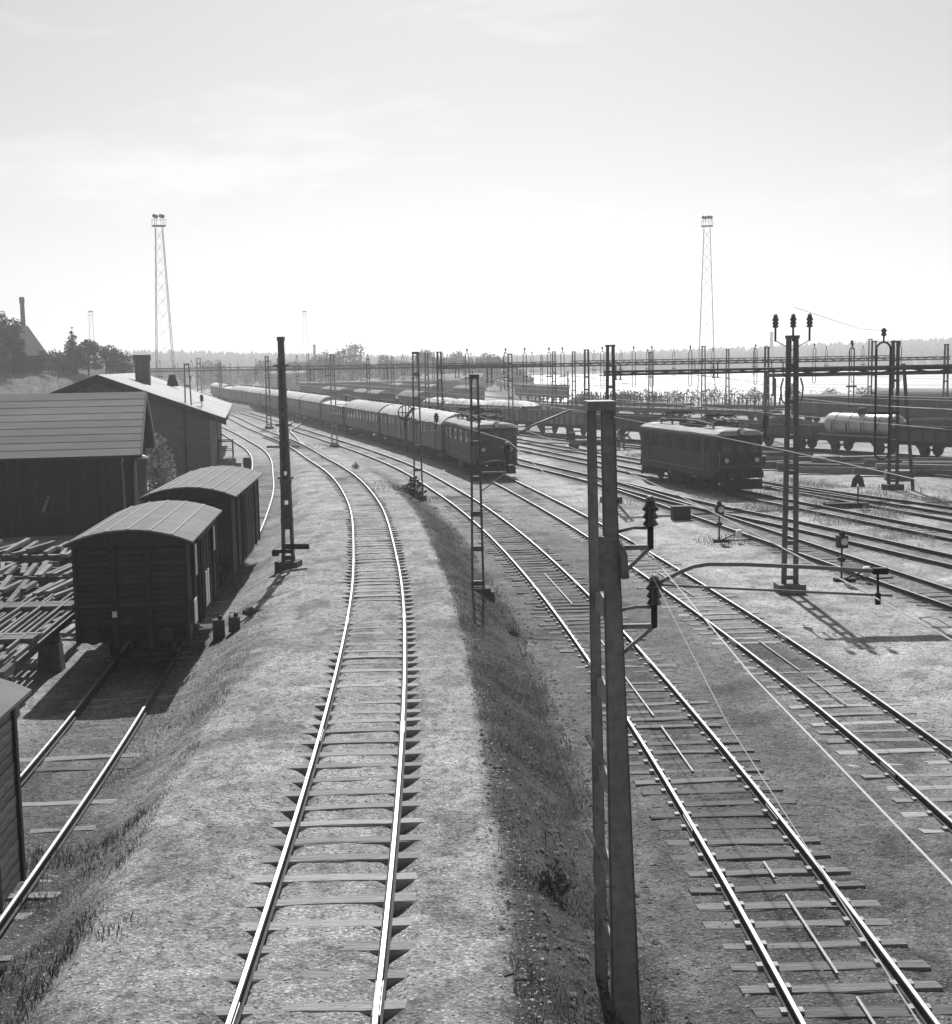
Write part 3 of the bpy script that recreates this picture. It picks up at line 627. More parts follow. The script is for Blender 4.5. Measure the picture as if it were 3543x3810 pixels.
def loco(label, loc, rz, L=11.0, group='electric engines'):
    t = thing('electric_locomotive', label, 'locomotive', loc, rz, group); W = 2.95; zf, zs = 1.15, 3.25; y0, y1 = -L / 2, L / 2    # front is -y
    cab = [(-W / 2 + .14, y0), (W / 2 - .14, y0), (W / 2, y0 + .22), (W / 2, y1 - .22), (W / 2 - .14, y1), (-W / 2 + .14, y1), (-W / 2, y1 - .22), (-W / 2, y0 + .22)]
    bd = MB(); bd.prism([(x, y, zf) for x, y in cab], [(x, y, zs) for x, y in cab]); bd.box((0, 0, .98), (W - .1, L - .5, .36)); bd.build('body', M['loco'], t)
    def roof_ring(k, z): return [(x * k, y * (1 - (1 - k) * .1), z) for x, y in cab]
    rf = MB(); rf.prism(roof_ring(1.03, zs - .04), roof_ring(1.03, zs + .05)); rf.prism(roof_ring(1.0, zs + .05), roof_ring(.82, zs + .2)); rf.prism(roof_ring(.82, zs + .2), roof_ring(.5, zs + .29)); ro = rf.build('roof', M['loco_roof'], t)
    # front: windows, middle door, lamps
    for y, s in ((y0, -1), (y1, 1)):
        for xx in (-.82, .82):
            w = MB().box((xx, y + s * .012, 2.62), (.58, .05, .72)).build('front_window', M['glass'], t); MB().box((xx, y + s * .03, 3.0), (.68, .05, .06)).build('window_frame', M['loco'], w)
        d = MB().box((0, y + s * .02, 2.2), (.72, .06, 1.85)).build('front_door', M['loco'], t); MB().box((0, y + s * .05, 2.62), (.45, .04, .65)).build('window', M['glass'], d); MB().box((.27, y + s * .07, 2.0), (.04, .05, .3)).build('handle', M['steel_pale'], d)
        for xx, z, r in ((-.92, 1.82, .17), (.92, 1.82, .17), (0, 3.42, .2)):
            lp = MB().lathe([(r, 0), (r * 1.05, -.2 * 1), (r, -.24)], (xx, y + (0 if s < 0 else .24), z), 14, 'y').build('headlight', M['iron'], t); MB().lathe([(r * .86, 0), (r * .8, .03)], (xx, y + s * .255 - (.015 if s > 0 else .015), z), 14, 'y').build('lens', M['lamp'], lp)
        rl = MB(); rl.tube([(-1.25, y + s * .12, 1.45), (-.5, y + s * .14, 1.45)], .02, 5); rl.tube([(.5, y + s * .14, 1.45), (1.25, y + s * .12, 1.45)], .02, 5)
        for xx in (-1.3, 1.3): rl.tube([(xx, y + s * .02, 1.25), (xx, y + s * .12, 1.5), (xx, y + s * .12, 2.3), (xx, y + s * .02, 2.4)], .02, 5)
        rl.build('handrail', M['steel_pale'], t)
        MB().box((0, y + s * .1, .98), (2.7, .2, .36)).build('buffer_beam', M['iron'], t); buffers(t, y + s * .18, s, 1.05, r=.23); coupling(t, y + s * .18, s)
        pl = MB(); pl.prism([(-1.25, y + s * .35, .18), (1.25, y + s * .35, .18), (1.25, y + s * .1, .72), (-1.25, y + s * .1, .72)], [(-1.25, y + s * .30, .18), (1.25, y + s * .30, .18), (1.25, y + s * .04, .72), (-1.25, y + s * .04, .72)]); pl.build('rail_guard', M['iron_dark'], t)
        for xx in (-1.2, 1.2): MB().box((xx, y + s * .25, .55), (.4, .25, .04)).box((xx, y + s * .25, .85), (.4, .25, .04)).build('step', M['iron'], t)
    # sides
    for s in (-1, 1):
        x = s * W / 2
        for yy in (-3.0, -1.0, 1.0, 3.0): MB().box((x + s * .01, yy * L / 11, 2.55), (.05, .85, .75)).build('side_window', M['glass'], t)
        for yy in (-2.0, 0, 2.0): 
            g = MB()
            for k in range(7): g.box((x + s * .015, yy * L / 11, 2.25 + k * .1), (.04, .7, .05))
            g.build('louvre', M['iron'], t)
        for yy in (-4.35, 4.35):
            d = MB().box((x + s * .015, yy * L / 11, 2.1), (.05, .62, 1.85)).build('side_door', M['loco'], t); MB().box((x + s * .04, yy * L / 11, 2.6), (.03, .4, .6)).build('window', M['glass'], d)
            h = MB()
            for e in (-.42, .42): h.tube([(x + s * .07, yy * L / 11 + e, 1.2), (x + s * .07, yy * L / 11 + e, 2.5)], .02, 5)
            h.build('handrail', M['steel_pale'], t); MB().box((x - s * .02, yy * L / 11, .75), (.25, .6, .04)).box((x - s * .02, yy * L / 11, .45), (.25, .6, .04)).build('step', M['iron'], t)
        MB().box((x + s * .012, 0, 1.2), (.04, L - 1.2, .07)).build('sole_bar', M['trim'], t)
        MB().box((x + s * .03, 0, 3.16), (.06, L - 1.2, .05)).build('gutter', M['trim'], t)
        rod = MB(); rod.box((s * .98, 0, .62), (.06, 4.4, .16)); rod.build('coupling_rod', M['steel_pale'], t)
        fr = MB(); fr.box((s * 1.08, 0, .86), (.05, L - 1.6, .34))
        for yy in (-3.2, -1.2, 1.2, 3.2): fr.box((s * 1.08, yy, .5), (.1, .35, .4))
        fr.box((s * 1.1, 0, .45), (.5, 1.4, .5)); fr.build('frame', M['iron_dark'], t)
    for yy in (-2.1, 0, 2.1): axle(t, yy, .8)
    for yy in (-4.0, 4.0): axle(t, yy, .48)
    # roof gear: two folded pantographs, insulators, bus bars, boxes
    for yy in (-3.0, 3.0):
        p = MB()
        for e in (-.75, .75): p.tube([(e, yy - 1.0, zs + .58), (e, yy + 1.0, zs + .58)], .05, 5)
        for q in (-1.0, 1.0): p.tube([(-.75, yy + q, zs + .58), (.75, yy + q, zs + .58)], .035, 5)
        for e in (-.6, .6):
            p.tube([(e, yy - .9, zs + .62), (e * .9, yy + .85, zs + .78), (e * .85, yy - .5, zs + .92)], .035, 5); p.tube([(e, yy + .9, zs + .62), (e * .9, yy - .85, zs + .76), (e * .85, yy + .5, zs + .92)], .035, 5)
        for q in (-.25, .25): p.tube([(-1.0, yy + q, zs + .82), (-.75, yy + q, zs + .98), (.75, yy + q, zs + .98), (1.0, yy + q, zs + .82)], .05, 5)
        pa = p.build('pantograph', M['iron'], ro)
        for e in (-.75, .75):
            for q in (-.9, .9): MB().lathe([(.05, 0), (.09, .06), (.05, .1), (.09, .16), (.05, .2), (.05, .3)], (e, yy + q, zs + .3), 8).build('insulator', M['porcelain'], pa)
    b = MB(); b.tube([(-.2, -1.6, zs + .62), (-.2, 1.6, zs + .62)], .035, 5); b.tube([(.3, -1.8, zs + .58), (.5, 0, zs + .62), (.2, 1.8, zs + .58)], .03, 5); b.build('bus_bar', M['iron'], ro)
    for yy in (-1.3, -.4, .5, 1.3): MB().lathe([(.05, 0), (.1, .06), (.05, .1), (.1, .16), (.05, .2), (.04, .3)], (-.2, yy, zs + .33), 8).build('insulator', M['porcelain'], ro)
    MB().box((.55, .9, zs + .42), (.5, .8, .28)).build('roof_box', M['iron'], ro); MB().box((-.7, -.6, zs + .4), (.35, 1.1, .25)).build('roof_box', M['iron'], ro)
    for xx, yy, sx, sy, sz in ((-.6, -1.7, .5, .5, .3), (.6, -1.2, .4, .9, .35), (.1, 1.9, .7, .5, .3), (-.5, 1.0, .4, .4, .5), (.2, -.2, .5, .35, .42)): MB().box((xx, yy, zs + .26 + sz / 2), (sx, sy, sz), taper=.8).build('roof_gear', M['iron'], ro)
    hv = MB()
    for xx in (-.9, .9): hv.tube([(xx, -4.2, zs + .5), (xx * .8, -2, zs + .62), (xx * .9, 0, zs + .66), (xx * .8, 2, zs + .62), (xx, 4.2, zs + .5)], .045, 5)
    for yy in (-4.3, -2.0, 0.0, 2.0, 4.3): hv.tube([(-.95, yy, zs + .55), (.95, yy, zs + .55)], .035, 5)
    hv.build('high_tension_line', M['iron'], ro)
    wk = MB()
    for s in (-1, 1): wk.tube([(s * 1.05, y0 + 1, zs + .42), (s * 1.05, y1 - 1, zs + .42)], .02, 5)
    wk.build('roof_rail', M['iron'], ro)
    return t
# the passenger train on the third track
sf = s_at_y(T3, 85.2)
def put(s0, s1): x, y, a = at_s(T3, (s0 + s1) / 2); return (x, y, 0), a
l, a = put(sf, sf + 11); loco('dark electric engine at the head of the long passenger train', l, a)
E0 = sf + 11 + 1.3
TRAIN = [(14.4, 5, 1, 0, 'baggage coach with sliding doors right behind the engine', 5), (11.2, 4, 1, 0, 'short baggage coach, second behind the engine', 4), (18.8, 9, 0, 0, 'windowed coach, third behind the engine', 9), (15.6, 8, 0, 1, 'coach with a flat low roof, fourth behind the engine', 0),
         (17.6, 9, 0, 0, 'coach with a bright pale roof, fifth behind the engine, beyond the flat roofed one', 8), (22.6, 12, 0, 0, 'coach crossed by the tall left mast, sixth behind the engine', 9), (22.6, 12, 0, 0, 'seventh coach behind the engine, left of the tall left mast', 9), (22.6, 11, 0, 0, 'eighth coach behind the engine', 8),
         (22.6, 10, 1, 0, 'ninth coach behind the engine, without window row', 6), (20, 9, 1, 1, 'tenth coach behind the engine with a low roof', 0), (20, 9, 1, 0, 'eleventh coach behind the engine, last but one', 5), (21, 9, 1, 0, 'last coach at the far tail of the train', 5)]
q = E0
for L, nw, bag, low, lab, v in TRAIN:
    l, a = put(q, q + L); coach(lab, l, a, L, nw, baggage=bool(bag), vents=v, low=bool(low)); q += L + 1.15
l, a = on(T6, 78.0); loco('lone dark electric engine standing by itself on the right', l, a, L=11.6)

# ---- goods wagons
def wagon_base(t, L, W=2.5, ax=None, brake=True):
    uf = MB(); uf.box((0, 0, 1.0), (W - .3, L, .28)); uf.build('underframe', M['iron_dark'], t)
    for yy in ax or (-L * .28, L * .28):
        axle(t, yy)
        for s in (-1, 1):
            g = MB(); g.prism([(s * .95, yy - .75, .95), (s * .95, yy - .15, .38), (s * .95, yy + .15, .38), (s * .95, yy + .75, .95)], [(s * 1.03, yy - .75, .95), (s * 1.03, yy - .15, .38), (s * 1.03, yy + .15, .38), (s * 1.03, yy + .75, .95)]); g.build('axle_guard', M['iron_dark'], t)
    for y, s in ((-L / 2, -1), (L / 2, 1)): buffers(t, y, s, 1.02)
def open_wagon(label, loc, rz, L=9, zt=2.35, m='freight', load=None, stakes=0, group='goods wagons in the yard'):
    t = thing('open_wagon', label, 'goods wagon', loc, rz, group); W = 2.7; wagon_base(t, L)
    MB().box((0, 0, 1.17), (W, L, .08)).build('floor', M['iron'], t)
    for s in (-1, 1):
        MB().box((s * W / 2, 0, (1.2 + zt) / 2), (.07, L, zt - 1.2)).build('side_wall', M[m], t)
        MB().box((0, s * (L / 2 - .04), (1.2 + zt) / 2), (W - .1, .07, zt - 1.2)).build('end_wall', M[m], t)
        n = int(L / 1.15)
        for k in range(n + 1): MB().box((s * (W / 2 + .06), -L / 2 + .1 + k * (L - .2) / n, (1.05 + zt) / 2), (.07, .09, zt - 1.0)).build('stanchion', M['iron'], t)
        MB().box((s * W / 2, 0, zt + .03), (.1, L, .06)).build('top_rail', M['trim'], t)
    if load == 'tarp' or load == 'tarp_dark':
        nx, ny = 8, 14; vs = []; fs = []
        for j in range(ny + 1):
            for i in range(nx + 1):
                u = i / nx * 2 - 1; v = j / ny * 2 - 1; z = zt + .1 + .5 * (1 - u * u) ** .5 * (1 - v ** 6) + random.uniform(-.07, .07)
                if abs(u) > .99: z = zt - .25 + random.uniform(-.12, .1)
                vs.append((u * (W / 2 + .07 + (.06 if abs(u) > .99 else 0)), v * (L / 2 + .03), z))
        for j in range(ny):
            for i in range(nx): k = j * (nx + 1) + i; fs.append((k, k + 1, k + nx + 2, k + nx + 1))
        MB().add(vs, fs, 0, True).build('tarpaulin', M[load], t)
    elif load == 'coal':
        vs = []; fs = []; nx, ny = 8, 16
        for j in range(ny + 1):
            for i in range(nx + 1):
                u = i / nx * 2 - 1; v = j / ny * 2 - 1; vs.append((u * (W / 2 - .05), v * (L / 2 - .08), zt - .15 + .75 * (1 - u * u) * (1 - v * v) + random.uniform(-.06, .06)))
        for j in range(ny):
            for i in range(nx): k = j * (nx + 1) + i; fs.append((k, k + 1, k + nx + 2, k + nx + 1))
        MB().add(vs, fs).build('coal_load', M['coal'], t)
    for k in range(stakes):
        for s in (-1, 1): MB().box((s * (W / 2 + .02), -L / 2 + .2 + k * (L - .4) / (stakes - 1), zt + .55), (.06, .08, 1.2)).build('stake', M['iron'], t)
    return t
def stake_wagon(label, loc, rz, L=12, n=9, group='stake wagons'):
    t = thing('stake_wagon', label, 'goods wagon', loc, rz, group); wagon_base(t, L); MB().box((0, 0, 1.2), (2.7, L, .12)).build('deck', M['freight'], t)
    me = MB().box((0, 0, .75), (.07, .09, 1.6)).mesh('stake', M['iron'])
    for k in range(n):
        for s in (-1, 1): inst(me, 'stake', t, (s * 1.36, -L / 2 + .2 + k * (L - .4) / (n - 1), 1.2))
    for s in (-1, 1): MB().box((s * 1.36, 0, 2.1), (.03, L - .2, .03)).build('chain_rail', M['iron'], t)
    return t
def covered_wagon(label, loc, rz, L=8.5, m='freight', white=False, rise=.4, rm='felt', group='goods wagons in the yard'):
    t = thing('covered_wagon', label, 'goods wagon', loc, rz, group); W = 2.7; wagon_base(t, L); zt = 3.15
    bd = MB(); bd.box((0, 0, (1.1 + zt) / 2), (W, L, zt - 1.1)); A = arc_roof(W, zt, rise, 8); bd.prism([(x, -L / 2, z) for x, z in A], [(x, -L / 2 + .05, z) for x, z in A]); bd.build('body', M[m], t)
    A = arc_roof(W + .2, zt - .02, rise + .05, 10); MB().prism([(x, -L / 2 - .1, z) for x, z in A], [(x, L / 2 + .1, z) for x, z in A]).build('roof', M[rm], t)
    for s in (-1, 1):
        for k in range(8): MB().box((s * (W / 2 + .02), -L / 2 + .1 + k * (L - .2) / 7, (1.1 + zt) / 2), (.07, .09, zt - 1.1)).build('stanchion', M['iron'], t)
        MB().box((s * (W / 2 + .05), 0, 2.1), (.05, 1.7, 1.9)).build('door', M[m], t)
    return t
def tank_wagon(label, loc, rz, L=8):
    t = thing('tank_wagon', label, 'tank wagon', loc, rz, 'goods wagons in the yard'); wagon_base(t, L)
    r = .86; z = 2.2; n = 24; prof = [(.02, -L / 2 + .35), (.55, -L / 2 + .4), (.77, -L / 2 + .55), (.86, -L / 2 + .85), (.86, L / 2 - .85), (.77, L / 2 - .55), (.55, L / 2 - .4), (.02, L / 2 - .35)]
    b = MB().lathe([(a, y) for a, y in prof], (0, 0, z), n, 'y').build('tank', M['tank'], t)
    MB().lathe([(.38, 0), (.38, .42), (.3, .48), (.1, .52)], (0, .2, z + .8), 14).build('dome', M['freight'], b)
    for yy in (-2.2, -.7, .8, 2.3):
        MB().ring((0, yy, z), .875, .02, 'y').build('strap', M['iron'], b)
        for s in (-1, 1): MB().box((s * 1.12, yy, 1.75), (.07, .09, 1.2)).build('stanchion', M['iron'], t)
    for s in (-1, 1): MB().box((s * 1.15, 0, 1.35), (.1, L - .8, .16)).build('side_sill', M['trim'], t)
    MB().box((0, -L / 2 + .2, 1.6), (2.3, .3, 1.1)).build('end_platform', M['iron_dark'], t)
    MB().box((0, 0, 1.2), (1.9, L - 1, .25)).build('saddle', M['iron_dark'], t)
    return t
l, a = on(T9, 93.4); open_wagon('wagon covered by a dark tarpaulin with pale edge, at the right edge', l, a, 9.5, 2.3, load='tarp_dark')
l, a = on(T9, 101.3); tank_wagon('pale tank wagon with a dome, right of the tall portal mast', l, a, 8)
l, a = on(T9, 108.2); open_wagon('open wagon heaped with coal, left of the tank wagon', l, a, 8, 2.0, load='coal')
l, a = on(T9, 114.6); open_wagon('low open wagon partly hidden behind the lone engine', l, a, 9, 2.1, stakes=0)
l, a = on(T9, 122.3); open_wagon('open boarded wagon seen just right of the near mast', l, a, 9.5, 2.35)
l, a = on(T9, 133.2); open_wagon('grey hopper-like open wagon left of the near mast', l, a, 10.5, 2.5, m='freight_pale')
l, a = on(T9, 144.2); open_wagon('pale stained open wagon under a lumpy white tarpaulin, right one of three', l, a, 10.5, 2.7, m='freight_pale', load='tarp')
l, a = on(T9, 155.3); open_wagon('pale open wagon under a white tarpaulin, middle one of three', l, a, 10, 2.6, m='freight_pale', load='tarp')
l, a = on(T9, 165.6); open_wagon('pale open wagon under a white tarpaulin, left one of three', l, a, 9.5, 2.6, m='freight_pale', load='tarp')
l, a = on(T9, 178.5); covered_wagon('covered wagon with a broad arched roof above the passenger engine', l, a, 11, rise=.7)
for i, (y, L) in enumerate(((191, 10), (202, 9), (213, 10), (224, 9), (235, 10), (246, 9), (257, 10))):
    l, a = on(T9, y); (covered_wagon if i % 3 else open_wagon)('dark goods wagon behind the passenger train, %s from the arched roof wagon' % ('first', 'second', 'third', 'fourth', 'fifth', 'sixth', 'seventh')[i], l, a, L)
l, a = on(T10, 147.0); covered_wagon('dark covered wagon above the pale tank wagon', l, a, 9.5, rise=.12, rm='felt')
l, a = on(T10, 138.0); covered_wagon('covered wagon with a bright rounded roof at the right edge', l, a, 11, rise=.85, rm='felt_seam')
for i, y in enumerate((159, 170.5, 182, 194)):
    l, a = on(T10, y); stake_wagon('empty stake wagon behind the lone engine, %s from the right' % ('first', 'second', 'third', 'fourth')[i], l, a, 12.5, 10)
for i, y in enumerate((176, 190, 204)):
    l, a = on(T11, y); stake_wagon('empty stake wagon of the farther row by the lake, %s from the right' % ('first', 'second', 'third')[i], l, a, 13, 10)
for i, y in enumerate((244, 257)):
    l, a = on(T12, y); covered_wagon(('dark box wagon standing out against the lake, right one of two', 'dark box wagon against the lake, left one of two')[i], l, a, 11 if i else 12, rise=.1, rm='freight')
for i, y in enumerate((230, 242, 254, 266, 280, 294)):
    l, a = on(T10, y); (open_wagon if i % 2 else covered_wagon)('small far goods wagon in the middle row behind the train, %s from the right' % ('first', 'second', 'third', 'fourth', 'fifth', 'sixth')[i], l, a, 10)

# ------------------------------------------------------------------ masts
def ladder_mast(name, label, x, y, zb, zt, wb, wt, rz=0, leg=(.1, .12), gap=.9, cap=.5, group='overhead line masts', m='steel', base=True, cat='mast', plates=True):
    """two channel legs joined by batten plates; the legs stand apart along local x"""
    t = thing(name, label, cat, (x, y, zb), rz, group); H = zt - zb
    for s in (-1, 1):
        A = [(s * wb / 2 - leg[0] / 2, -leg[1] / 2), (s * wb / 2 + leg[0] / 2, -leg[1] / 2), (s * wb / 2 + leg[0] / 2, leg[1] / 2), (s * wb / 2 - leg[0] / 2, leg[1] / 2)]
        B = [(s * wt / 2 - leg[0] / 2, -leg[1] / 2), (s * wt / 2 + leg[0] / 2, -leg[1] / 2), (s * wt / 2 + leg[0] / 2, leg[1] / 2), (s * wt / 2 - leg[0] / 2, leg[1] / 2)]
        MB().prism([(a, b, 0) for a, b in A], [(a, b, H) for a, b in B]).build('leg', M[m], t)
    def wid(z): return wb + (wt - wb) * z / H
    z = .35
    while z < H - cap:
        MB().box((0, 0, z), (wid(z) + leg[0] + .02, leg[1] + .03, .16)).build('batten_plate', M[m], t); z += gap
    MB().box((0, 0, H - .02), (wt + leg[0] + .04, leg[1] + .05, .14)).build('cap_plate', M[m], t)
    if base: MB().box((0, 0, -.02), (wb + .45, .7, .5)).build('footing', M['concrete_dark'], t)
    return t
def insulator_post(t, x, y, z, h=.5, r=.16, stem=.4):
    k = h / .6; pr = [(.05, -.02), (r, .02), (r * .62, .12), (r * 1.02, .17), (r * .62, .28), (r * 1.1, .33), (r * .72, .42), (r * .62, .5), (r * .3, .55)]
    i = MB().lathe([(a, b * k) for a, b in pr], (x, y, z), 14).build('insulator', M['porcelain'], t)
    MB().lathe([(r * .66, .5 * k), (r * .55, .57 * k), (r * .2, .62 * k)], (x, y, z), 12).build('cap', M['steel_pale'], i)
    MB().tube([(x, y, z - stem), (x, y, z)], .035, 8).build('pin', M['iron'], i); return i
def bracket(t, x0, x1, y, z, dz=.45):
    b = MB(); b.beam((x0, y, z), (x1, y, z), .05, .05); b.beam((x0, y, z - dz), (x1, y, z), .04, .04); b.tube([(x0, y, z + dz * .5), ((x0 + x1) / 2, y, z + dz * .62), (x1, y, z + dz * .6)], .02, 6)
    b.beam((x1, y, z), (x1, y, z + dz * .6), .03, .03); b.build('bracket', M['steel'], t)

# M1: tall dark mast left of the curved track, close built-up legs
m1 = ladder_mast('line_mast', 'tall dark mast between the siding and the curved track, its top against the sky', -6.48, 43.8, gz(-6.48, 43.8), 8.45, .34, .085, R(-8), (.1, .15), 1.3, m='steel_mid')
for z in (1.75, 2.75, 3.75, 4.75, 5.75, 6.6): MB().box((0, .03, z), (.32 - z * .03, .05, .86)).build('cover_plate', M['steel_mid'], m1)
MB().box((.32, -.1, .75), (.9, .12, .18)).box((-.05, -.28, .6), (.6, .1, .12)).build('anchor_beam', M['iron'], m1)
MB().lathe([(.12, 0), (.14, .1), (.1, .22)], (-.42, -.1, .42), 10).build('stay_anchor', M['iron'], m1)
bs = MB()
for z in (3.1, 4.9, 6.9): bs.box((-.19, 0, z), (.12, .22, .09)); bs.box((.19, 0, z), (.12, .22, .09))
bs.build('bolt_plate', M['steel'], m1)
# M2: on the edge of the bank
m2 = ladder_mast('line_mast', 'slim ladder mast rising from a block on the grassy bank in the middle', .02, 40.7, .15, 7.1, .36, .2, R(2), (.07, .1), 1.12, m='steel_mid')
MB().box((.12, .1, -.35), (.8, .8, .9)).build('block', M['concrete_dark'], m2)
bracket(m2, .15, 1.0, 0, 3.9, .6); insulator_post(m2, 1.0, 0, 4.35, stem=.45)
arm = MB(); arm.tube([(1.05, 0, 4.95), (1.8, 0, 5.35), (3.05, 0, 5.83)], .035, 8); arm.tube([(3.05, 0, 5.83), (3.5, 0, 5.6), (4.0, -.1, 5.25)], .02, 6); arm.tube([(1.1, 0, 4.83), (3.4, 0, 4.75)], .018, 6); arm.build('cantilever_arm', M['steel_pale'], m2)
# M3
m3 = ladder_mast('line_mast', 'slim mast in front of the first coaches, its foot in weeds', -3.25, 72.8, -.15, 8.15, .46, .28, R(2), (.09, .12), 1.35, m='steel_mid')
bracket(m3, .2, 1.1, 0, 3.9, .6); insulator_post(m3, 1.1, 0, 4.4)
MB().ring((-.62, -.1, 4.95), .42, .035, 'y').box((-.62, -.1, 4.95), (.05, .05, .84)).box((-.44, -.1, 4.95), (.05, .05, .74)).box((-.8, -.1, 4.95), (.05, .05, .74)).box((-.62, -.1, 4.95), (.8, .05, .05)).build('round_section_sign', M['iron'], m3)
MB().tube([(-.1, 0, 5.2), (-.25, -.05, 5.2), (-.55, -.08, 4.7), (-.7, -.1, 4.2)], .05, 6).build('sign_arm', M['iron'], m3)
# M4 and farther ones
m4 = ladder_mast('line_mast', 'mast standing before the flat roofed coach', -13.25, 121.6, -.15, 8.5, .5, .34, R(4), (.12, .14), 1.6)
bracket(m4, .25, 1.2, 0, 4.0, .6); insulator_post(m4, 1.2, 0, 4.4)
m5b = ladder_mast('line_mast', 'thin pale mast in front of the brick shed gable', -21.2, 95.8, -.15, 7.8, .66, .3, R(3), (.09, .12), 1.5, m='steel_pale', base=False)
bracket(m5b, .2, 1.0, 0, 4.8, .5); insulator_post(m5b, 1.0, 0, 5.2)
m5c = ladder_mast('line_mast', 'mast rising beyond the brick shed roof, left of the train tail', -42.5, 200.5, -.15, 9.0, .7, .5, R(4), (.14, .16), 2)
insulator_post(m5c, -1.3, 0, 6.0)
# M5: the near mast, two heavy channels one behind the other
def near_mast():
    t = thing('near_line_mast', 'heavy steel mast close to the camera, cutting across the right tracks', 'mast', (1.56, 14.1, -.2), 0, 'overhead line masts')
    zt = 7.22
    def leg(y0, y1, w0, w1, x0, x1, th):
        mb = MB()       # channel: web facing the camera, two flanges
        for (a0, a1, b0, b1, d0, d1) in ((-.5, .5, -.5, .5, 0, th), (-.5, -.42, -.5, -.42, 0, .1), (.42, .5, .42, .5, 0, .1)):
            mb.prism([(x0 + a0 * w0, y0 + d0, -.3), (x0 + a1 * w0, y0 + d0, -.3), (x0 + a1 * w0, y0 + d1 + .001, -.3), (x0 + a0 * w0, y0 + d1 + .001, -.3)], [(x1 + b0 * w1, y1 + d0, zt), (x1 + b1 * w1, y1 + d0, zt), (x1 + b1 * w1, y1 + d1 + .001, zt), (x1 + b0 * w1, y1 + d1 + .001, zt)])
        return mb.build('leg', M['steel'], t)
    leg(-.28, -.12, .34, .13, .06, -.12, .02); leg(.62, .2, .15, .1, -.14, -.26, .02)
    def P(z, k): return ((.06 - .18 * z / zt), -.28 + .16 * z / zt) if k else ((-.14 - .12 * z / zt), .62 - .42 * z / zt)
    for z in (.12, 1.0, 1.95, 2.95, 4.0, 5.0):
        a, b = P(z, 1), P(z, 0); MB().beam((a[0] - .08, a[1] + .05, z), (b[0] + .02, b[1] - .02, z), .05, .22).build('batten_plate', M['steel'], t)
    # joint plate with bolts half way up
    MB().box((-.13, -.215, 5.5), (.22, .04, .6)).build('joint_plate', M['steel'], t)
    bl = MB()
    for z in (5.26, 5.42, 5.58, 5.74):
        bl.lathe([(.022, 0), (.022, -.03)], (-.215, -.235, z), 8, 'y'); bl.lathe([(.022, 0), (.022, -.03)], (-.05, -.235, z), 8, 'y')
    bl.build('bolt', M['steel'], t)
    MB().box((-.19, .02, zt + .0), (.3, .5, .1)).build('cap_plate', M['steel'], t)
    for z, y in ((3.3, .1), (1.55, .3), (2.15, .2)): MB().beam((-.34, y + .1, z + .16), (-.16, y - .12, z - .12), .06, .02).build('step_iron', M['steel_pale'], t)
    for z0, xx in ((4.78, .39), (5.66, .35)):                # two bracketed insulators, one above the other
        bracket(t, -.02, xx, -.1, z0, .35); insulator_post(t, xx, -.1, z0 + .24, h=.32, r=.088, stem=.26)
    MB().tube([(-.02, -.25, 5.75), (.03, -.3, 5.6), (.05, -.3, 5.35)], .045, 8).build('wire_clamp', M['steel_pale'], t)
    arm = MB(); arm.tube([(.4, -.1, 5.24), (.5, -.1, 5.29), (.68, -.1, 5.38), (.82, -.1, 5.435), (.98, -.1, 5.46), (1.4, -.1, 5.45), (2.2, -.1, 5.40), (2.92, -.1, 5.34)], .024, 8); arm.tube([(.42, -.1, 5.24), (1.6, -.1, 5.16), (3.02, -.1, 5.07)], .014, 8)
    ca = arm.build('cantilever_arm', M['steel'], t)
    MB().tube([(2.85, -.1, 5.38), (2.86, -.1, 5.1), (2.86, -.1, 5.0)], .014, 6).box((2.88, -.1, 5.35), (.16, .07, .07)).box((2.86, -.1, 5.04), (.05, .05, .13)).build('clamp', M['iron'], ca)
    MB().box((-.12, .5, -.25), (.6, .75, .75)).build('footing', M['concrete_dark'], t)
    return t
near_mast()

# ------------------------------------------------------------------ portals across the yard
def hairpin(t, x, y, zb, up=1.15, dn=2.4, w=.3, th=.035, low=True, insul=True):
    h = MB(); r = w / 2
    arc = [(x + r * math.cos(a), y, zb + up - r + r * math.sin(a)) for a in np.linspace(math.pi, 0, 7)]
    h.tube([(x - r, y, zb - (dn if low else .9))] + [(x - r, y, zb + .1)] + arc + [(x + r, y, zb + .1), (x + r, y, zb - (dn if low else .9))], th, 6)
    if low: h.tube([(x + r * math.cos(a), y, zb - dn + r * math.sin(a)) for a in np.linspace(math.pi, 2 * math.pi, 7)], th, 6)
    h.box((x, y, zb - dn * .5), (w * 2.1, .08, .1)); o = h.build('hairpin_hanger', M['steel_far'], t)
    if insul: MB().lathe([(.03, 0), (.03, .18), (.1, .22), (.06, .3), (.1, .36), (.03, .45)], (x, y, zb + up), 8).build('insulator', M['porcelain'], o)
def drop(t, x, y, zb, dn=1.3, w=.42, th=.05):
    h = MB()
    for s in (-.5, .5): h.beam((x + s * w, y, zb), (x + s * w, y, zb - dn), th * 2, th * 2); h.box((x + s * w, y, zb - dn), (.26, .12, .12))
    h.build('drop_hanger', M['steel_far'], t)
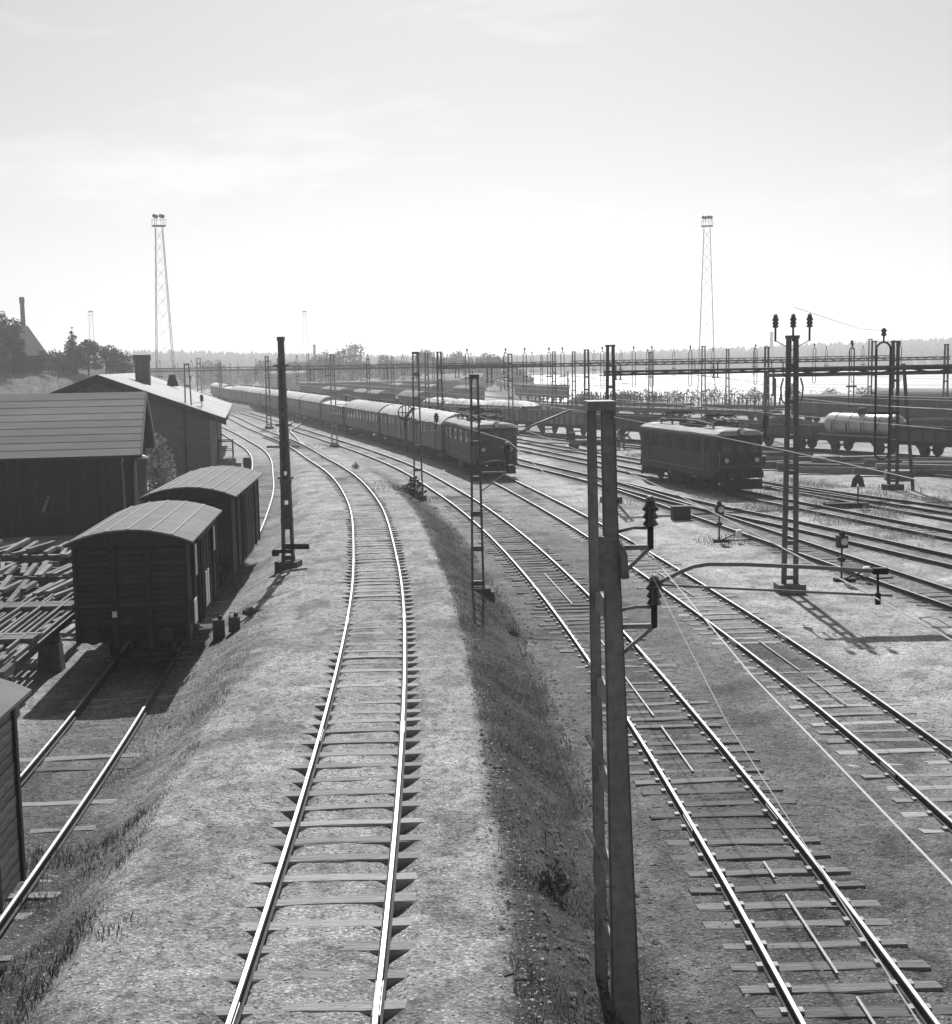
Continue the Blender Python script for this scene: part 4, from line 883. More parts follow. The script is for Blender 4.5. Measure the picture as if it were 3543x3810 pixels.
def portal(label, legs, zb, hang, drops=(), deep=.42, extra_r=None, extra_l=None, top=1.1, w=.55, m='steel_far', leg_mast=True):
    """legs: (x, y) of the mast feet; hang: fractions along the whole beam"""
    p0 = Vector((legs[0][0], legs[0][1], 0)); p1 = Vector((legs[-1][0], legs[-1][1], 0))
    if extra_l: p0 = Vector((extra_l[0], extra_l[1], 0))
    if extra_r: p1 = Vector((extra_r[0], extra_r[1], 0))
    ang = math.atan2(p1.y - p0.y, p1.x - p0.x); L = (p1 - p0).length
    t = thing('line_portal', label, 'overhead portal', (p0.x, p0.y, -.15), ang, 'overhead line portals'); z = zb + .15
    b = MB()
    for dz in (0, deep):
        for s in (-.18, .18): b.beam((-.3, s, z + dz), (L + .3, s, z + dz), .12, .12)
    n = max(3, int(L / .9))
    for k in range(n):
        xa, xb = L * k / n, L * (k + 1) / n; e = (0, deep) if k % 2 else (deep, 0)
        for s in (-.18, .18): b.beam((xa, s, z + e[0]), (xb, s, z + e[1]), .035, .035)
    b.build('lattice_beam', M[m], t)
    for lx, ly in legs:
        d = (Vector((lx, ly, 0)) - p0).length; H = z + deep + top; lg = MB()
        for s in (-1, 1):
            lg.beam((d + s * w * .5, 0, -.05), (d + s * w * .28, 0, H), .13, .15)
        for q in np.arange(.5, H - .6, 1.15): lg.box((d, 0, q), (w * (1 - .44 * q / H) + .06, .17, .14))
        lg.box((d, 0, H), (w * .56 + .2, .22, .1)); lg.box((d, 0, .1), (w + .5, .7, .4)); lg.build('portal_leg', M[m], t)
    for f in hang: hairpin(t, f * L if f <= 1 else f, 0, z + deep * .5, dn=2.3 if L < 30 else 2.0)
    for f in drops: drop(t, f * L, 0, z)
    return t
# near portal whose left mast carries three insulators
pa = portal('near portal at the right edge, its left mast topped by three insulators', [(10.25, 41.65)], 6.95, (), extra_r=(24, 41.9), deep=.16, top=1.05, w=.4, m='steel_mid')
hairpin(pa, 2.95, 0, 7.1, up=1.0, dn=2.55, w=.46, th=.036); hairpin(pa, 8.9, 0, 7.1, up=1.0, dn=2.5, w=.5, th=.05)
for dx in (-.55, .02, .55):
    i = insulator_post(pa, dx, 0, 8.62 if dx else 8.78, h=.42, r=.11, stem=.45)
bb = MB(); bb.beam((0, 0, 7.9), (-.55, 0, 8.2), .03, .03); bb.beam((0, 0, 7.9), (.55, 0, 8.2), .03, .03); bb.tube([(-.28, 0, 7.0), (-.36, 0, 6.7), (-.33, 0, 6.3), (-.2, 0, 6.15)], .03, 6); bb.tube([(.28, 0, 7.0), (.36, 0, 6.7), (.33, 0, 6.3), (.2, 0, 6.15)], .03, 6); bb.box((-.55, 0, 7.1), (.5, .2, .12)); bb.build('insulator_bracket', M['steel'], pa)
dd = MB(); dd.beam((-.85, 0, 7.0), (-.85, 0, 5.9), .07, .07); dd.beam((-.55, 0, 7.0), (-.55, 0, 6.05), .07, .07); dd.build('drop_hanger', M['steel'], pa); insulator_post(pa, -.85, 0, 5.4, r=.12, stem=.35)
portal('portal crossing above the lone engine to the three legged mast', [(7.37, 69.7), (24.1, 73.9)], 6.75, (.43, .82), (.28, .64), top=1.4, deep=.16, extra_r=(40, 78))
portal('portal over the goods tracks behind the lone engine', [(-3.0, 114), (10.2, 117.4), (27.5, 121.5), (46, 126)], 7.1, (.05, .12, .155, .2, .225, .3, .36, .395, .47, .6, .72, .8, .9), (.09, .33, .52, .66), deep=.22, top=1.2)
portal('portal across the train and yard left of centre', [(-25.5, 160), (-6, 165), (10.5, 169)], 7.05, (.1, .2, .34, .46, .6, .7, .82, .92), (.15, .4, .65, .87), deep=.45, top=1.3)
portal('portal nearest to the lake', [(13, 168), (34, 173), (58, 179)], 7.2, (.06, .14, .22, .3, .42, .55, .66, .78, .9), (.1, .36, .6), deep=.35, top=1.2)
portal('far portal beyond the tail coaches', [(-55, 213), (-33, 219), (-14, 224)], 7.0, (.08, .2, .3, .45, .55, .66, .78, .9), (.16, .5, .72), deep=.5, top=1.3)
portal('farthest portal above the train tail, over the brick shed roof', [(-84, 290), (-58, 297), (-36, 303)], 7.0, (.1, .2, .35, .5, .62, .75, .88), (.28, .7), deep=.55, top=1.5)
portal('far portal in the middle over the goods rows', [(-28, 255), (-8, 260), (14, 266)], 7.0, (.1, .22, .35, .5, .62, .75, .88), (.28, .7), deep=.5, top=1.4)
# single masts scattered through the yard
SM = [(10.1, 118.5, 'mast'), (3.9, 137, ''), (20.5, 150, ''), (27, 152, ''), (34, 140, ''), (40.5, 131, ''), (-16, 196, ''), (-9, 210, ''), (-48, 245, ''), (-30, 235, ''), (-66, 262, ''), (-62, 330, ''), (-72, 345, ''), (-20, 300, ''), (49, 160, ''), (-88, 360, '')]
for i, (x, y, _) in enumerate(sorted(SM[1:], key=lambda q: q[0] ** 2 + q[1] ** 2)):
    ladder_mast('line_mast', 'thin far mast among the goods tracks, %s of the fifteen by distance' % ('nearest', 'second', 'third', 'fourth', 'fifth', 'sixth', 'seventh', 'eighth', 'ninth', 'tenth', 'eleventh', 'twelfth', 'thirteenth', 'fourteenth', 'farthest')[i], x, y, gz(x, y), 8.4 + (i % 3) * .6, .5, .34, R(6), (.12, .14), 1.8, m='steel_far', base=False)
# bracing stays of the three legged mast
st = thing('mast_stay', 'slanting third leg of the mast beside the scrap heap', 'mast stay', (25.0, 73.2, -.15)); MB().beam((0, 0, 0), (-.55, .4, 7.2), .16, .16).build('strut', M['steel_far'], st)

# ------------------------------------------------------------------ overhead wires
def wire(label, pts, r=.011, m='wire'):
    tag(MB().tube(pts, r, 4).build('overhead_wire', M[m]), label, 'wire', 'overhead wires')
def along(C, y0, y1, z, off=0, n=12, sag=.0, spans=1):
    out = []
    for k in range(n + 1):
        y = y0 + (y1 - y0) * k / n; f = (k / n * spans) % 1; out.append((float(x_at(C, y)) + off, y, z - sag * 4 * f * (1 - f)))
    return out
wire('contact wire over the second track ahead of the near mast', along(T2, 14, 75, 4.87, 0, 24), .01)
wire('contact wire over the second track towards the camera, right of the near mast', along(T2, 3.2, 14, 4.87, .0, 4), .010)
wire('bright feeder wire running from the near mast towards the camera', [(1.94, 14.0, 5.35), (1.95, 9, 5.25), (2.0, 3.4, 5.3)], .007, 'wire_bright')
wire('thin second feeder wire beside the bright one', [(1.90, 14.0, 5.2), (1.78, 9, 4.9), (1.75, 4, 4.8)], .004)
wire('feeder wire from the near mast to the mast on the bank', [(1.94, 14.0, 5.35), (1.6, 27, 5.05), (1.05, 40.7, 5.05)], .010)
wire('contact wire over the passenger train track', along(T3, 4, 110, 5.2, 0, 30), .009)
wire('contact wire over the lamp stand track', along(T4, 20, 115, 5.2, 0, 24), .01)
wire('contact wire over the lone engine', along(T6, 36, 118, 5.25, 0, 24), .011)
wire('carrier wire over the lone engine', along(T6, 36, 118, 6.6, 0, 24, .9, 2), .011)
wire('carrier wire over the lamp stand track', along(T4, 20, 115, 6.7, 0, 24, .9, 2), .01)
wire('contact wire over the double track beyond the engine', along(T7, 45, 120, 5.3, 0, 20), .011)
wire('feeder wire between the first and second masts on the bank', [(1.05, 40.7, 5.05), (-.6, 57, 4.75), (-2.15, 72.8, 4.85)], .011)
wire('feeder wire along the coaches', [(-2.15, 72.8, 4.85), (-7.4, 97, 4.7), (-12.05, 121.6, 4.8)], .013)
wire('high line between the three insulators and the far portal', [(10.3, 41.65, 9.1), (17, 57, 8.7), (24, 74, 8.9)], .01)
wire('slanting stay wire over the lake, left', [(4.5, 118, 6.9), (14, 116, 5.4)], .02)
wire('slanting stay wire over the lake, right', [(15.5, 112, 6.6), (25, 108, 5.4)], .02)

for nm, C, y0, y1 in (('weedy track before the tank wagon', T8, 64, 135), ('tank wagon row', T9, 84, 165), ('stake wagon row', T10, 110, 230), ('passenger train, farther on', T3, 110, 300), ('second track beside the train', T2, 75, 300)):
    wire('contact wire over the ' + nm, along(C, y0, y1, 5.3, 0, 24), .013); wire('carrier wire over the ' + nm, along(C, y0, y1, 6.8, 0, 40, .8, max(2, int((y1 - y0) / 45))), .012)
# ------------------------------------------------------------------ floodlight towers
def flood_tower(label, x, y, H, wb, wt, rz, plat=True, panels=13, th=.055):
    t = thing('floodlight_tower', label, 'floodlight tower', (x, y, -.3 if y < 400 else gz(x, y)), rz, 'floodlight towers'); C4 = [(-1, -1), (1, -1), (1, 1), (-1, 1)]
    def c(i, z): k = (wb + (wt - wb) * z / H) / 2; return (C4[i][0] * k, C4[i][1] * k, z)
    for i in range(4): MB().beam(c(i, 0), c(i, H), th * 1.3, th * 1.3).build('leg', M['tower'], t)
    zs = [0]; h = H / panels * 1.35
    while zs[-1] < H - .8: zs.append(min(H, zs[-1] + h)); h *= .955
    for i in range(4):
        j = (i + 1) % 4; b = MB()
        for a, q in zip(zs[:-1], zs[1:]): b.beam(c(i, a), c(j, q), th * .6, th * .6); b.beam(c(j, a), c(i, q), th * .6, th * .6)
        b.build('bracing', M['tower'], t)
    p = MB(); p.box((0, 0, H), (wt + 1.1, wt + 1.1, .12))
    e = (wt + 1.1) / 2
    for a in (-1, 1):
        for b_ in (-1, 1): p.beam((a * e, b_ * e, H), (a * e, b_ * e, H + 1.1), .04, .04)
        p.beam((a * e, -e, H + 1.1), (a * e, e, H + 1.1), .04, .04); p.beam((-e, a * e, H + 1.1), (e, a * e, H + 1.1), .04, .04)
    pf = p.build('platform', M['steel_far'], t)
    for k, (dx, dy) in enumerate(((-.75, -.3), (-.3, .5), (.35, -.5), (.8, .2))):
        f = MB(); f.beam((dx, dy, H), (dx, dy, H + 1.5), .07, .07); f.lathe([(.12, -.2), (.34, .1), (.36, .3), (.3, .34)], (dx, dy - .1, H + 1.75), 10, 'y'); f.build('floodlight', M['iron'], pf)
    return t
flood_tower('tall lattice floodlight tower above the brick shed at the left', -55.9, 235, 33.2, 3.6, 1.2, R(20))
flood_tower('tall lattice floodlight tower standing by the lake at the right', 47.7, 265, 34.5, 3.6, 1.2, R(-12), th=.05)
flood_tower('faint distant floodlight tower far left', -178, 607, 33, 3.6, 1.4, R(10))
flood_tower('faint distant floodlight tower above the coaches', -84, 650, 33, 3.6, 1.4, R(5))

# ------------------------------------------------------------------ buildings
def shed():
    rz = R(9); t = thing('timber_shed', 'long dark board shed with pale strip roofing at the left edge', 'shed', (-15.7, 60.0, -.15), rz); L = 17.0; D = 6.9; ze = 4.0; zr = 6.5   # right front corner at origin, runs to -x, depth +y
    MB().box((-L / 2 - .35, D / 2, ze / 2), (L - .7, D - .5, ze)).build('core_wall', M['iron_dark'], t)
    me = MB().box((0, 0, 0), (.19, .04, ze - .1)).mesh('board', M['board'])
    for k in range(50):
        xx = -.5 - k * .2
        if xx < -9.2: break
        inst(me, 'board', t, (xx, .23 - (k % 2) * .015, ze / 2))
    MB().box((-13.1, .23, ze / 2), (7.6, .04, ze - .1)).build('wall', M['board'], t)
    for k in range(int(D / .2) - 2): inst(me, 'board', t, (-.33 + (k % 2) * .012, .45 + k * .2, ze / 2), (0, 0, R(90)))
    # gable triangle
    MB().prism([(-.40, .2, ze), (-.40, D - .2, ze), (-.40, D / 2, zr - .15)], [(-.34, .2, ze), (-.34, D - .2, ze), (-.34, D / 2, zr - .15)]).build('gable', M['board'], t)
    w = MB().box((-4.0, .2, 1.75), (1.5, .06, 1.5)).build('window', M['car_dark'], t)
    fr = MB()
    for dx in (-.75, 0, .75): fr.box((-4 + dx, .155, 1.75), (.07, .04, 1.55))
    for dz in (-.75, .0, .75): fr.box((-4, .15, 1.75 + dz), (1.55, .05, .07))
    fr.build('window_frame', M['plank'], w); MB().beam((-4.45, .16, 1.1), (-4.15, .16, 1.9), .05, .12).build('leaning_board', M['trim'], w)
    # roof: courses of roofing on both slopes
    ang = math.atan2(zr - ze, D / 2); sl = math.hypot(D / 2 + .45, (zr - ze) * (D / 2 + .45) / (D / 2)); n = 9; cw = sl / n
    cs, sn = math.cos(ang), math.sin(ang); y00 = -.45; z00 = ze - .45 * math.tan(ang)
    for side in (0, 1):
        for k in range(n):
            a, b = k * cw - (.03 if k else 0), (k + 1) * cw; lift = .03
            def pt(q, up): yy = y00 + q * cs - up * sn; zz = z00 + q * sn + up * cs; return (yy if not side else D - yy, zz)
            A = [pt(a, .07), pt(b, .06), pt(b, 0), pt(a, .03)]
            if side: A = A[::-1]
            MB().prism([(0.12, y, z) for y, z in A], [(-L, y, z) for y, z in A]).build('roofing_course', M['roof_strip'], t)
        A = [(y00, z00), (D / 2, zr), (D / 2, zr - .14), (y00, z00 - .14)]; A = [(D - y, z) for y, z in A][::-1] if side else A
        MB().prism([(.08, y, z) for y, z in A], [(-L, y, z) for y, z in A]).build('roof_deck', M['board'], t)
        q = [(y00 - .03, z00 - .16), (D / 2, zr - .12), (D / 2, zr + .1), (y00 - .03, z00 + .08)]; q = [(D - y, z) for y, z in q][::-1] if side else q
        MB().prism([(.2, y, z) for y, z in q], [(.13, y, z) for y, z in q]).build('barge_board', M['trim'], t)
    MB().tube([(-L, y00 - .07, z00 - .02), (0.15, y00 - .07, z00 - .02)], .075, 8).build('gutter', M['iron'], t)
    dp = MB(); dp.tube([(-.65, y00 - .07, z00 - .05), (-.75, y00 + .1, z00 - .4), (-.75, .12, z00 - .75), (-.75, .12, .1)], .06, 8); dp.build('downpipe', M['trim'], t)
    MB().tube([(-.2, .1, ze - .6), (-.2, .1, .1)], .06, 8).build('corner_strip', M['trim'], t)
    lm = MB().tube([(-.3, .2, ze - .45), (.15, 0, ze - .4)], .03, 6).build('wall_lamp', M['iron'], t); MB().lathe([(.05, .12), (.28, .0), (.26, -.04)], (.2, -.05, ze - .45), 12).build('lamp_shade', M['white'], lm)
shed()
def brick_shed():
    # ridge runs away from the camera; gable wall faces it
    ang = math.atan2(38.2, -6.6) - math.pi / 2; t = thing('brick_shed', 'long brick building with a broad pale low roof and chimney at the left', 'building', (-26.8, 92.2, -.15), ang)
    L = 38; w = 8.3; ze = 4.0; zr = 7.25; k = (zr - ze) / (w + .6)
    A = [(-w + .1, 0), (w - .6, 0), (w - .6, ze + .05), (0, zr - .35), (-w + .1, ze - .2)]
    MB().prism([(x, .9, z) for x, z in A], [(x, L - .5, z) for x, z in A]).build('wall', M['brick'], t)
    for s in (-1, 1):
        Q = [(0, zr), (s * (w + .5), ze - .05), (s * (w + .5), ze - .2), (0, zr - .16)]
        if s > 0: Q = Q[::-1]
        MB().prism([(x, 0, z) for x, z in Q], [(x, L, z) for x, z in Q]).build('roof_deck', M['seam_dark'], t)
        n = 15
        for i in range(n):
            a, b = L * i / n + .02, L * (i + 1) / n - .05
            Q = [(s * .02, zr + .035), (s * (w + .54), ze - .02), (s * (w + .54), ze - .06), (s * .02, zr - .005)]
            if s > 0: Q = Q[::-1]
            MB().prism([(x, a, z + .02) for x, z in Q], [(x, b, z + .02) for x, z in Q]).build('roof_sheet', M['roof2'], t)
        Q = [(0, zr + .06), (s * (w + .6), ze - .02), (s * (w + .6), ze - .5), (0, zr - .55)]
        if s > 0: Q = Q[::-1]
        MB().prism([(x, -.08, z) for x, z in Q], [(x, -.02, z) for x, z in Q]).build('barge_board', M['board'], t)
        MB().tube([(s * (w + .58), 0, ze - .1), (s * (w + .58), L, ze - .1)], .09, 8).build('gutter', M['iron'], t)
    ch = MB().box((2.1, 13.6, 7.2), (1.15, 1.1, 3.0)).build('chimney', M['brick'], t); MB().box((2.1, 13.6, 8.55), (1.3, 1.25, .5)).build('chimney_cap', M['brick'], ch)
    v = MB(); v.box((3.6, 28, 6.4), (1.1, 1.1, .8), taper=.6); v.box((3.6, 28, 6.9), (.6, .6, .35)); v.build('roof_ventilator', M['board'], t)
    MB().box((3.4, .82, 1.2), (2.3, .1, 2.4)).build('gable_door', M['iron_dark'], t); MB().box((3.4, .86, 2.47), (2.6, .14, .16)).build('lintel', M['trim'], t)
    MB().tube([(5.9, .8, ze + .6), (5.9, .8, 0)], .07, 8).build('downpipe', M['iron'], t)
    for i in range(9):
        y = 2.0 + i * 3.9
        if i % 3 == 1: d = MB().box((w - .58, y, 1.4), (.08, 1.9, 2.8)).build('door', M['board'], t); MB().box((w - .53, y + .7, 1.3), (.04, .06, .25)).build('handle', M['trim'], d)
        else:
            wd = MB().box((w - .58, y, 2.0), (.08, 1.2, 1.7)).build('window', M['glass'], t); MB().box((w - .53, y, 1.1), (.14, 1.4, .1)).build('sill', M['concrete'], wd); MB().box((w - .53, y, 2.0), (.05, .06, 1.7)).box((w - .53, y, 2.0), (.05, 1.2, .06)).build('window_frame', M['white'], wd)
    MB().box((w - .45, .75, 2.0), (.35, .3, 4.0)).build('corner_pilaster', M['concrete'], t)
    st = MB(); st.box((w + .3, 6.5, .35), (1.6, 2.2, .7)); st.box((w + 1.3, 6.5, .15), (.4, 2.0, .3)); st.build('door_step', M['concrete'], t)
    hr = MB()
    for y in (5.4, 7.6):
        for x in (w - .2, w + .9): hr.tube([(x, y, .3), (x, y, 2.0)], .05, 6)
        hr.tube([(w - .2, y, 2.0), (w + .9, y, 2.0)], .05, 6); hr.tube([(w - .2, y, 1.3), (w + .9, y, 1.3)], .03, 6)
    hr.build('step_railing', M['iron'], t)
brick_shed()

def gable_house(name, label, x, y, w, d, h, roof, rz=0, wm='house', rm='house_roof', chim=True, win=3, group='far houses', z=None, cat='house'):
    t = thing(name, label, cat, (x, y, gz(x, y) - .3 if z is None else z), rz, group)
    MB().prism([(-w / 2, -d / 2, 0), (w / 2, -d / 2, 0), (w / 2, d / 2, 0), (-w / 2, d / 2, 0)], [(-w / 2, -d / 2, h), (w / 2, -d / 2, h), (w / 2, d / 2, h), (-w / 2, d / 2, h)]).prism([(-w / 2, -d / 2, h), (-w / 2, d / 2, h), (-w / 2, 0, h + roof - .1)], [(w / 2, -d / 2, h), (w / 2, d / 2, h), (w / 2, 0, h + roof - .1)]).build('wall', M[wm], t)
    r = MB()
    for s in (-1, 1):
        Q = [(0, h + roof), (s * (d / 2 + .5), h - .5 * roof / (d / 2)), (s * (d / 2 + .5), h - .25 - .5 * roof / (d / 2)), (0, h + roof - .25)]
        if s < 0: Q = Q[::-1]
        r.prism([(-w / 2 - .4, a, b) for a, b in Q], [(w / 2 + .4, a, b) for a, b in Q])
    ro = r.build('roof', M[rm], t)
    if chim: MB().box((w * .2, 0, h + roof + .3), (.8, .8, 1.6)).build('chimney', M['brick'], ro)
    for k in range(win):
        wd = MB().box((-w / 2 + (k + .5) * w / win, -d / 2 - .02, h * .55), (w / win * .4, .08, h * .35)).build('window', M['glass'], t)
    return t
# house on the bank among trees, and the tall chimney beyond
gable_house('house', 'gabled house half hidden by the trees on the left bank', -68.7, 196, 8, 5.2, 3.0, 3.9, R(88), wm='board', rm='board', chim=False, win=0, z=7.5)
ck = thing('factory_chimney', 'tall brick chimney behind the trees on the left bank', 'chimney', (-94.3, 273, 3)); MB().lathe([(.62, 0), (.44, 18.6), (.54, 18.7), (.54, 19.8), (.4, 19.9)], n=16).build('stack', M['brick'], ck)
for i, (x, y, h, r, lab) in enumerate(((-78.3, 640, 17, 1.0, 'slim far factory chimney above the middle coaches'), (-96.5, 650, 13, 1.2, 'short far factory chimney left of the slim one'), (-53.7, 620, 14, .7, 'thin far chimney left of the lake'), (230, 1000, 25, 1.9, 'far chimney standing beyond the lake at the right'))):
    zz = gz(x, y); zz = max(zz, -1.2); t = thing('factory_chimney', lab, 'chimney', (x, y, zz), 0, 'far factory chimneys'); MB().lathe([(r, 0), (r * .62, h), (r * .75, h + .1), (r * .75, h + 1)], n=12).build('stack', M['concrete_dark'], t)
FH = [(-150, 560, 'house', 'small pale house right of the left tower'), (-128, 540, 'house_white', 'white far house beyond the left portal'), (-118, 580, 'house', 'grey far house beyond the train tail'), (-98, 520, 'house_white', 'white gabled house above the train tail'), (-70, 505, 'house', 'far hall roof left of the tall left mast'), (-52, 470, 'house', 'dark barn above the middle coaches'), (-30, 520, 'house_white', 'white house between trees above the goods row'), (-14, 600, 'house_white', 'long bright white building, left of the lake'), (-2, 610, 'house_white', 'bright white building right beside the long one'), (-165, 640, 'house_white', 'tiny white house below the far left hill'), (-110, 700, 'house_white', 'tiny bright house on the hill foot'), (-60, 420, 'house', 'low dark warehouse behind the coaches'), (-6, 380, 'house', 'flat grey store behind the goods wagons')]
for i, (x, y, m, lab) in enumerate(FH): gable_house('far_house', lab, x, y, 12 + (i * 5) % 9, 8, 4 + (i % 3), 3.2 if i < 11 else 1.2, R((i * 37) % 40 - 20), wm=m, rm='felt' if i in (4, 11, 12) else 'house_roof', win=4)
# low long store roofs behind the goods rows
t = thing('goods_store', 'long low goods store with pale roof edge behind the coaches', 'building', (-24, 330, -.2), R(4)); MB().box((0, 0, 1.7), (40, 7, 3.4)).build('wall', M['freight'], t); MB().box((0, 0, 3.5), (41, 8, .25)).build('roof', M['felt_seam'], t)

# ------------------------------------------------------------------ small things in the yard
def storage_rack(label, x, y, L, W, z, rz, posts):
    t = thing('storage_rack', label, 'rack', (x, y, gz(x, y)), rz, 'racks of rails before the shed')
    for s in (-1, 1): MB().box((s * W / 2, 0, z - .12), (.16, L, .22)).build('side_beam', M['concrete_dark'], t)
    for k in range(posts):
        yy = -L / 2 + .4 + k * (L - .8) / max(1, posts - 1)
        MB().box((0, yy, z - .3), (W + .3, .2, .2)).build('cross_beam', M['concrete_dark'], t)
        for s in (-1, 1): MB().box((s * (W / 2 - .1), yy, (z - .4) / 2 - .05), (.62, .5, z - .35), taper=.8).build('trestle_leg', M['concrete_dark'], t)
    return t
ra = on(T0, 34)[1]
def rail_bar(L):
    mb = MB(); k = len(RAILP); mb.prism([(a, -L / 2, b + .14) for a, b in RAILP], [(a, L / 2, b + .14) for a, b in RAILP]); mb.m = [0] * len(mb.f); return mb.mesh('stacked_rail', M['timber'])
RB = [rail_bar(l) for l in (5.2, 6.4, 7.6)]; PB = [MB().box((0, 0, .06), (.16, l, .12)).mesh('timber_beam', M['timber']) for l in (2.0, 2.8, 3.4)]
rx, ry = -12.25, 32.4; storage_rack('long low rack with rails beside the nearest goods van', rx, ry, 10.0, 2.7, 1.15, ra, 3)
g0 = gz(rx, ry)
for k in range(17):
    o = -1.45 + k * .18 + random.uniform(-.03, .03); yy = random.uniform(-.7, .7); lay = 0 if k % 3 else .14
    xx = rx + o * math.cos(ra) - yy * math.sin(ra); y2 = ry + o * math.sin(ra) + yy * math.cos(ra)
    tag(inst(random.choice(RB), 'stacked_rail', None, (xx, y2, g0 + 1.14 + lay), (0, 0, ra + random.gauss(0, .018))), 'steel rail lying lengthwise on the long rack beside the nearest van', 'rail', 'rails on the long rack')
for j, (yy, z) in enumerate(((-2.6, 1.42), (1.6, 1.42))):
    for i in range(4):
        x2 = rx - yy * math.sin(ra) + .1; y2 = ry + yy * math.cos(ra) + i * .2
        tag(inst(PB[1], 'timber_beam', None, (x2, y2, g0 + z - .14 + (.14 if False else 0)), (0, 0, ra + R(88) + random.gauss(0, .02))), ('dark beam laid across the near end of the rack rails', 'dark beam laid across the far end of the rack rails')[j], 'beam', ('near cross beams', 'far cross beams')[j])
ROWS = [(38.9, .95, 'nearest'), (42.0, 1.1, 'second'), (45.6, 1.25, 'third')]
for r, (yy, z, nm) in enumerate(ROWS):
    xx = -14.4 - r * .45; t = storage_rack('rack of jumbled short beams, %s of the three before the shed wall' % nm, xx, yy, 6.6, 1.8, z, R(84), 4); g = gz(xx, yy)
    for k in range(20):
        o = -3.1 + k * .32 + random.uniform(-.08, .08); lay = random.choice((0, 0, .12))
        tag(inst(random.choice(PB[:2]), 'timber_beam', None, (xx + o, yy + random.uniform(-.25, .25) - o * .1, g + z - .01 + lay), (random.gauss(0, .03), 0, ra + random.gauss(-.05, .14))), 'short pale beam jumbled on the %s rack before the shed' % nm, 'beam', 'beams on the %s rack' % nm)
    for k, o in enumerate((-2.4, -.9, .6, 2.5) if r == 2 else ()):
        b = thing('concrete_block', 'pale square block on the farthest rack, %s from the left' % ('first', 'second', 'third', 'fourth')[k], 'block', (xx + o, yy - 1.18, g + z - .5), 0, 'blocks on the racks'); MB().box((0, 0, .1), (.42, .3, .42)).build('block', M['concrete'], b)
# canisters beside the van
for i, (x, y, r, h) in enumerate(((-7.25, 35.4, .2, .55), (-6.8, 35.35, .19, .42))):
    t = thing('canister', ('taller square canister beside the nearest van', 'smaller canister right of the taller one')[i], 'canister', (x, y, gz(x, y)), R(12), 'canisters beside the van')
    MB().box((0, 0, h / 2), (r * 1.7, r * 1.7, h), taper=.96).build('body', M['concrete_dark'], t); MB().lathe([(.06, 0), (.06, .1)], (.05, 0, h), 8).build('spout', M['iron'], t); MB().tube([(-.12, 0, h), (-.12, 0, h + .1), (.0, 0, h + .13), (.08, 0, h)], .015, 5).build('handle', M['iron'], t)
for i, (x, y) in enumerate(((-6.95, 36.3), (-6.6, 36.7))):
    t = thing('stone_block', ('pale rock behind the taller canister', 'dark rock behind the smaller canister')[i], 'rock', (x, y, gz(x, y)), R(40 * i), 'rocks behind the canisters'); MB().lathe([(.1, 0), (.22, .05), (.2, .16), (.09, .24)], n=7, smooth=False).build('rock', M['concrete' if not i else 'concrete_dark'], t)
# switch stands
def lamp_stand(label, x, y, rz=0, pale=True):
    t = thing('switch_stand', label, 'switch stand', (x, y, gz(x, y)), rz, 'switch stands beside the tracks')
    MB().tube([(0, 0, 0), (0, 0, 1.15)], .035, 8).build('post', M['iron'], t)
    ln = MB().box((0, 0, 1.38), (.34, .34, .42)).lathe([(.12, 0), (.09, .1), (.03, .18)], (0, 0, 1.59), 8).build('lantern', M['iron'], t)
    MB().lathe([(.13, 0), (.12, -.03)], (.04, -.175, 1.4), 14, 'y').build('lens', M['lamp'], ln); MB().lathe([(.1, .4), (.16, .45), (.1, .55)], (0, 0, .3), 8).build('collar', M['iron'], t)
    MB().box((.1, 0, .05), (.7, .3, .12)).build('base', M['iron_dark'], t)
    lv = MB(); lv.tube([(.1, -.1, .1), (.6, -.25, .35)], .03, 6); lv.build('lever', M['iron'], t); MB().lathe([(.02, -.1), (.18, -.08), (.19, .1), (.02, .12)], (.75, -.32, .38), 12, 'x').build('counterweight', M['white' if pale else 'iron'], t)
    MB().tube([(.2, 0, .05), (1.9, .4, .03)], .025, 5).build('pull_rod', M['iron'], t)
    return t
lamp_stand('switch stand with round lantern and white weight beside the first switch', 10.22, 53.7); 
sl = lamp_stand('second switch stand with white weight, right of the portal mast foot', 12.5, 43.6)
a = thing('switch_stand', 'low dark switch stand with an arrow lantern between the right tracks', 'switch stand', (19.5, 65.3, gz(19.5, 65.3)), 0, 'switch stands beside the tracks')
MB().tube([(0, 0, 0), (0, 0, 1.1)], .04, 8).build('post', M['iron'], a); MB().prism([(-.35, 0, 1.05), (-.1, 0, 1.05), (0, 0, 1.3), (.1, 0, 1.05), (.35, 0, 1.05), (.25, 0, 1.5), (0, 0, 1.75), (-.25, 0, 1.5)], [(-.35, .12, 1.05), (-.1, .12, 1.05), (0, .12, 1.3), (.1, .12, 1.05), (.35, .12, 1.05), (.25, .12, 1.5), (0, .12, 1.75), (-.25, .12, 1.5)]).build('arrow_target', M['iron'], a); MB().box((-.6, 0, .12), (2.2, .6, .28)).build('base', M['iron_dark'], a)
b = thing('relay_box', 'small dark box on the sand beside the first switch', 'box', (9.87, 61.65, gz(9.87, 61.65)), R(8)); MB().box((0, 0, .3), (.85, .5, .62)).build('body', M['iron_dark'], b); MB().box((0, 0, .64), (.95, .6, .06)).build('lid', M['iron'], b)
b = thing('post_sign', 'small post with a light plate right of the lone engine', 'post', (17.1, 76.6, gz(17.1, 76.6))); MB().tube([(0, 0, 0), (0, 0, 1.6)], .04, 6).build('post', M['iron'], b); MB().box((0, -.03, 1.6), (.45, .06, .5)).build('plate', M['iron'], b); MB().box((0, -.03, 1.9), (.5, .1, .08)).build('hood', M['white'], b)
def big_insulator(): pass
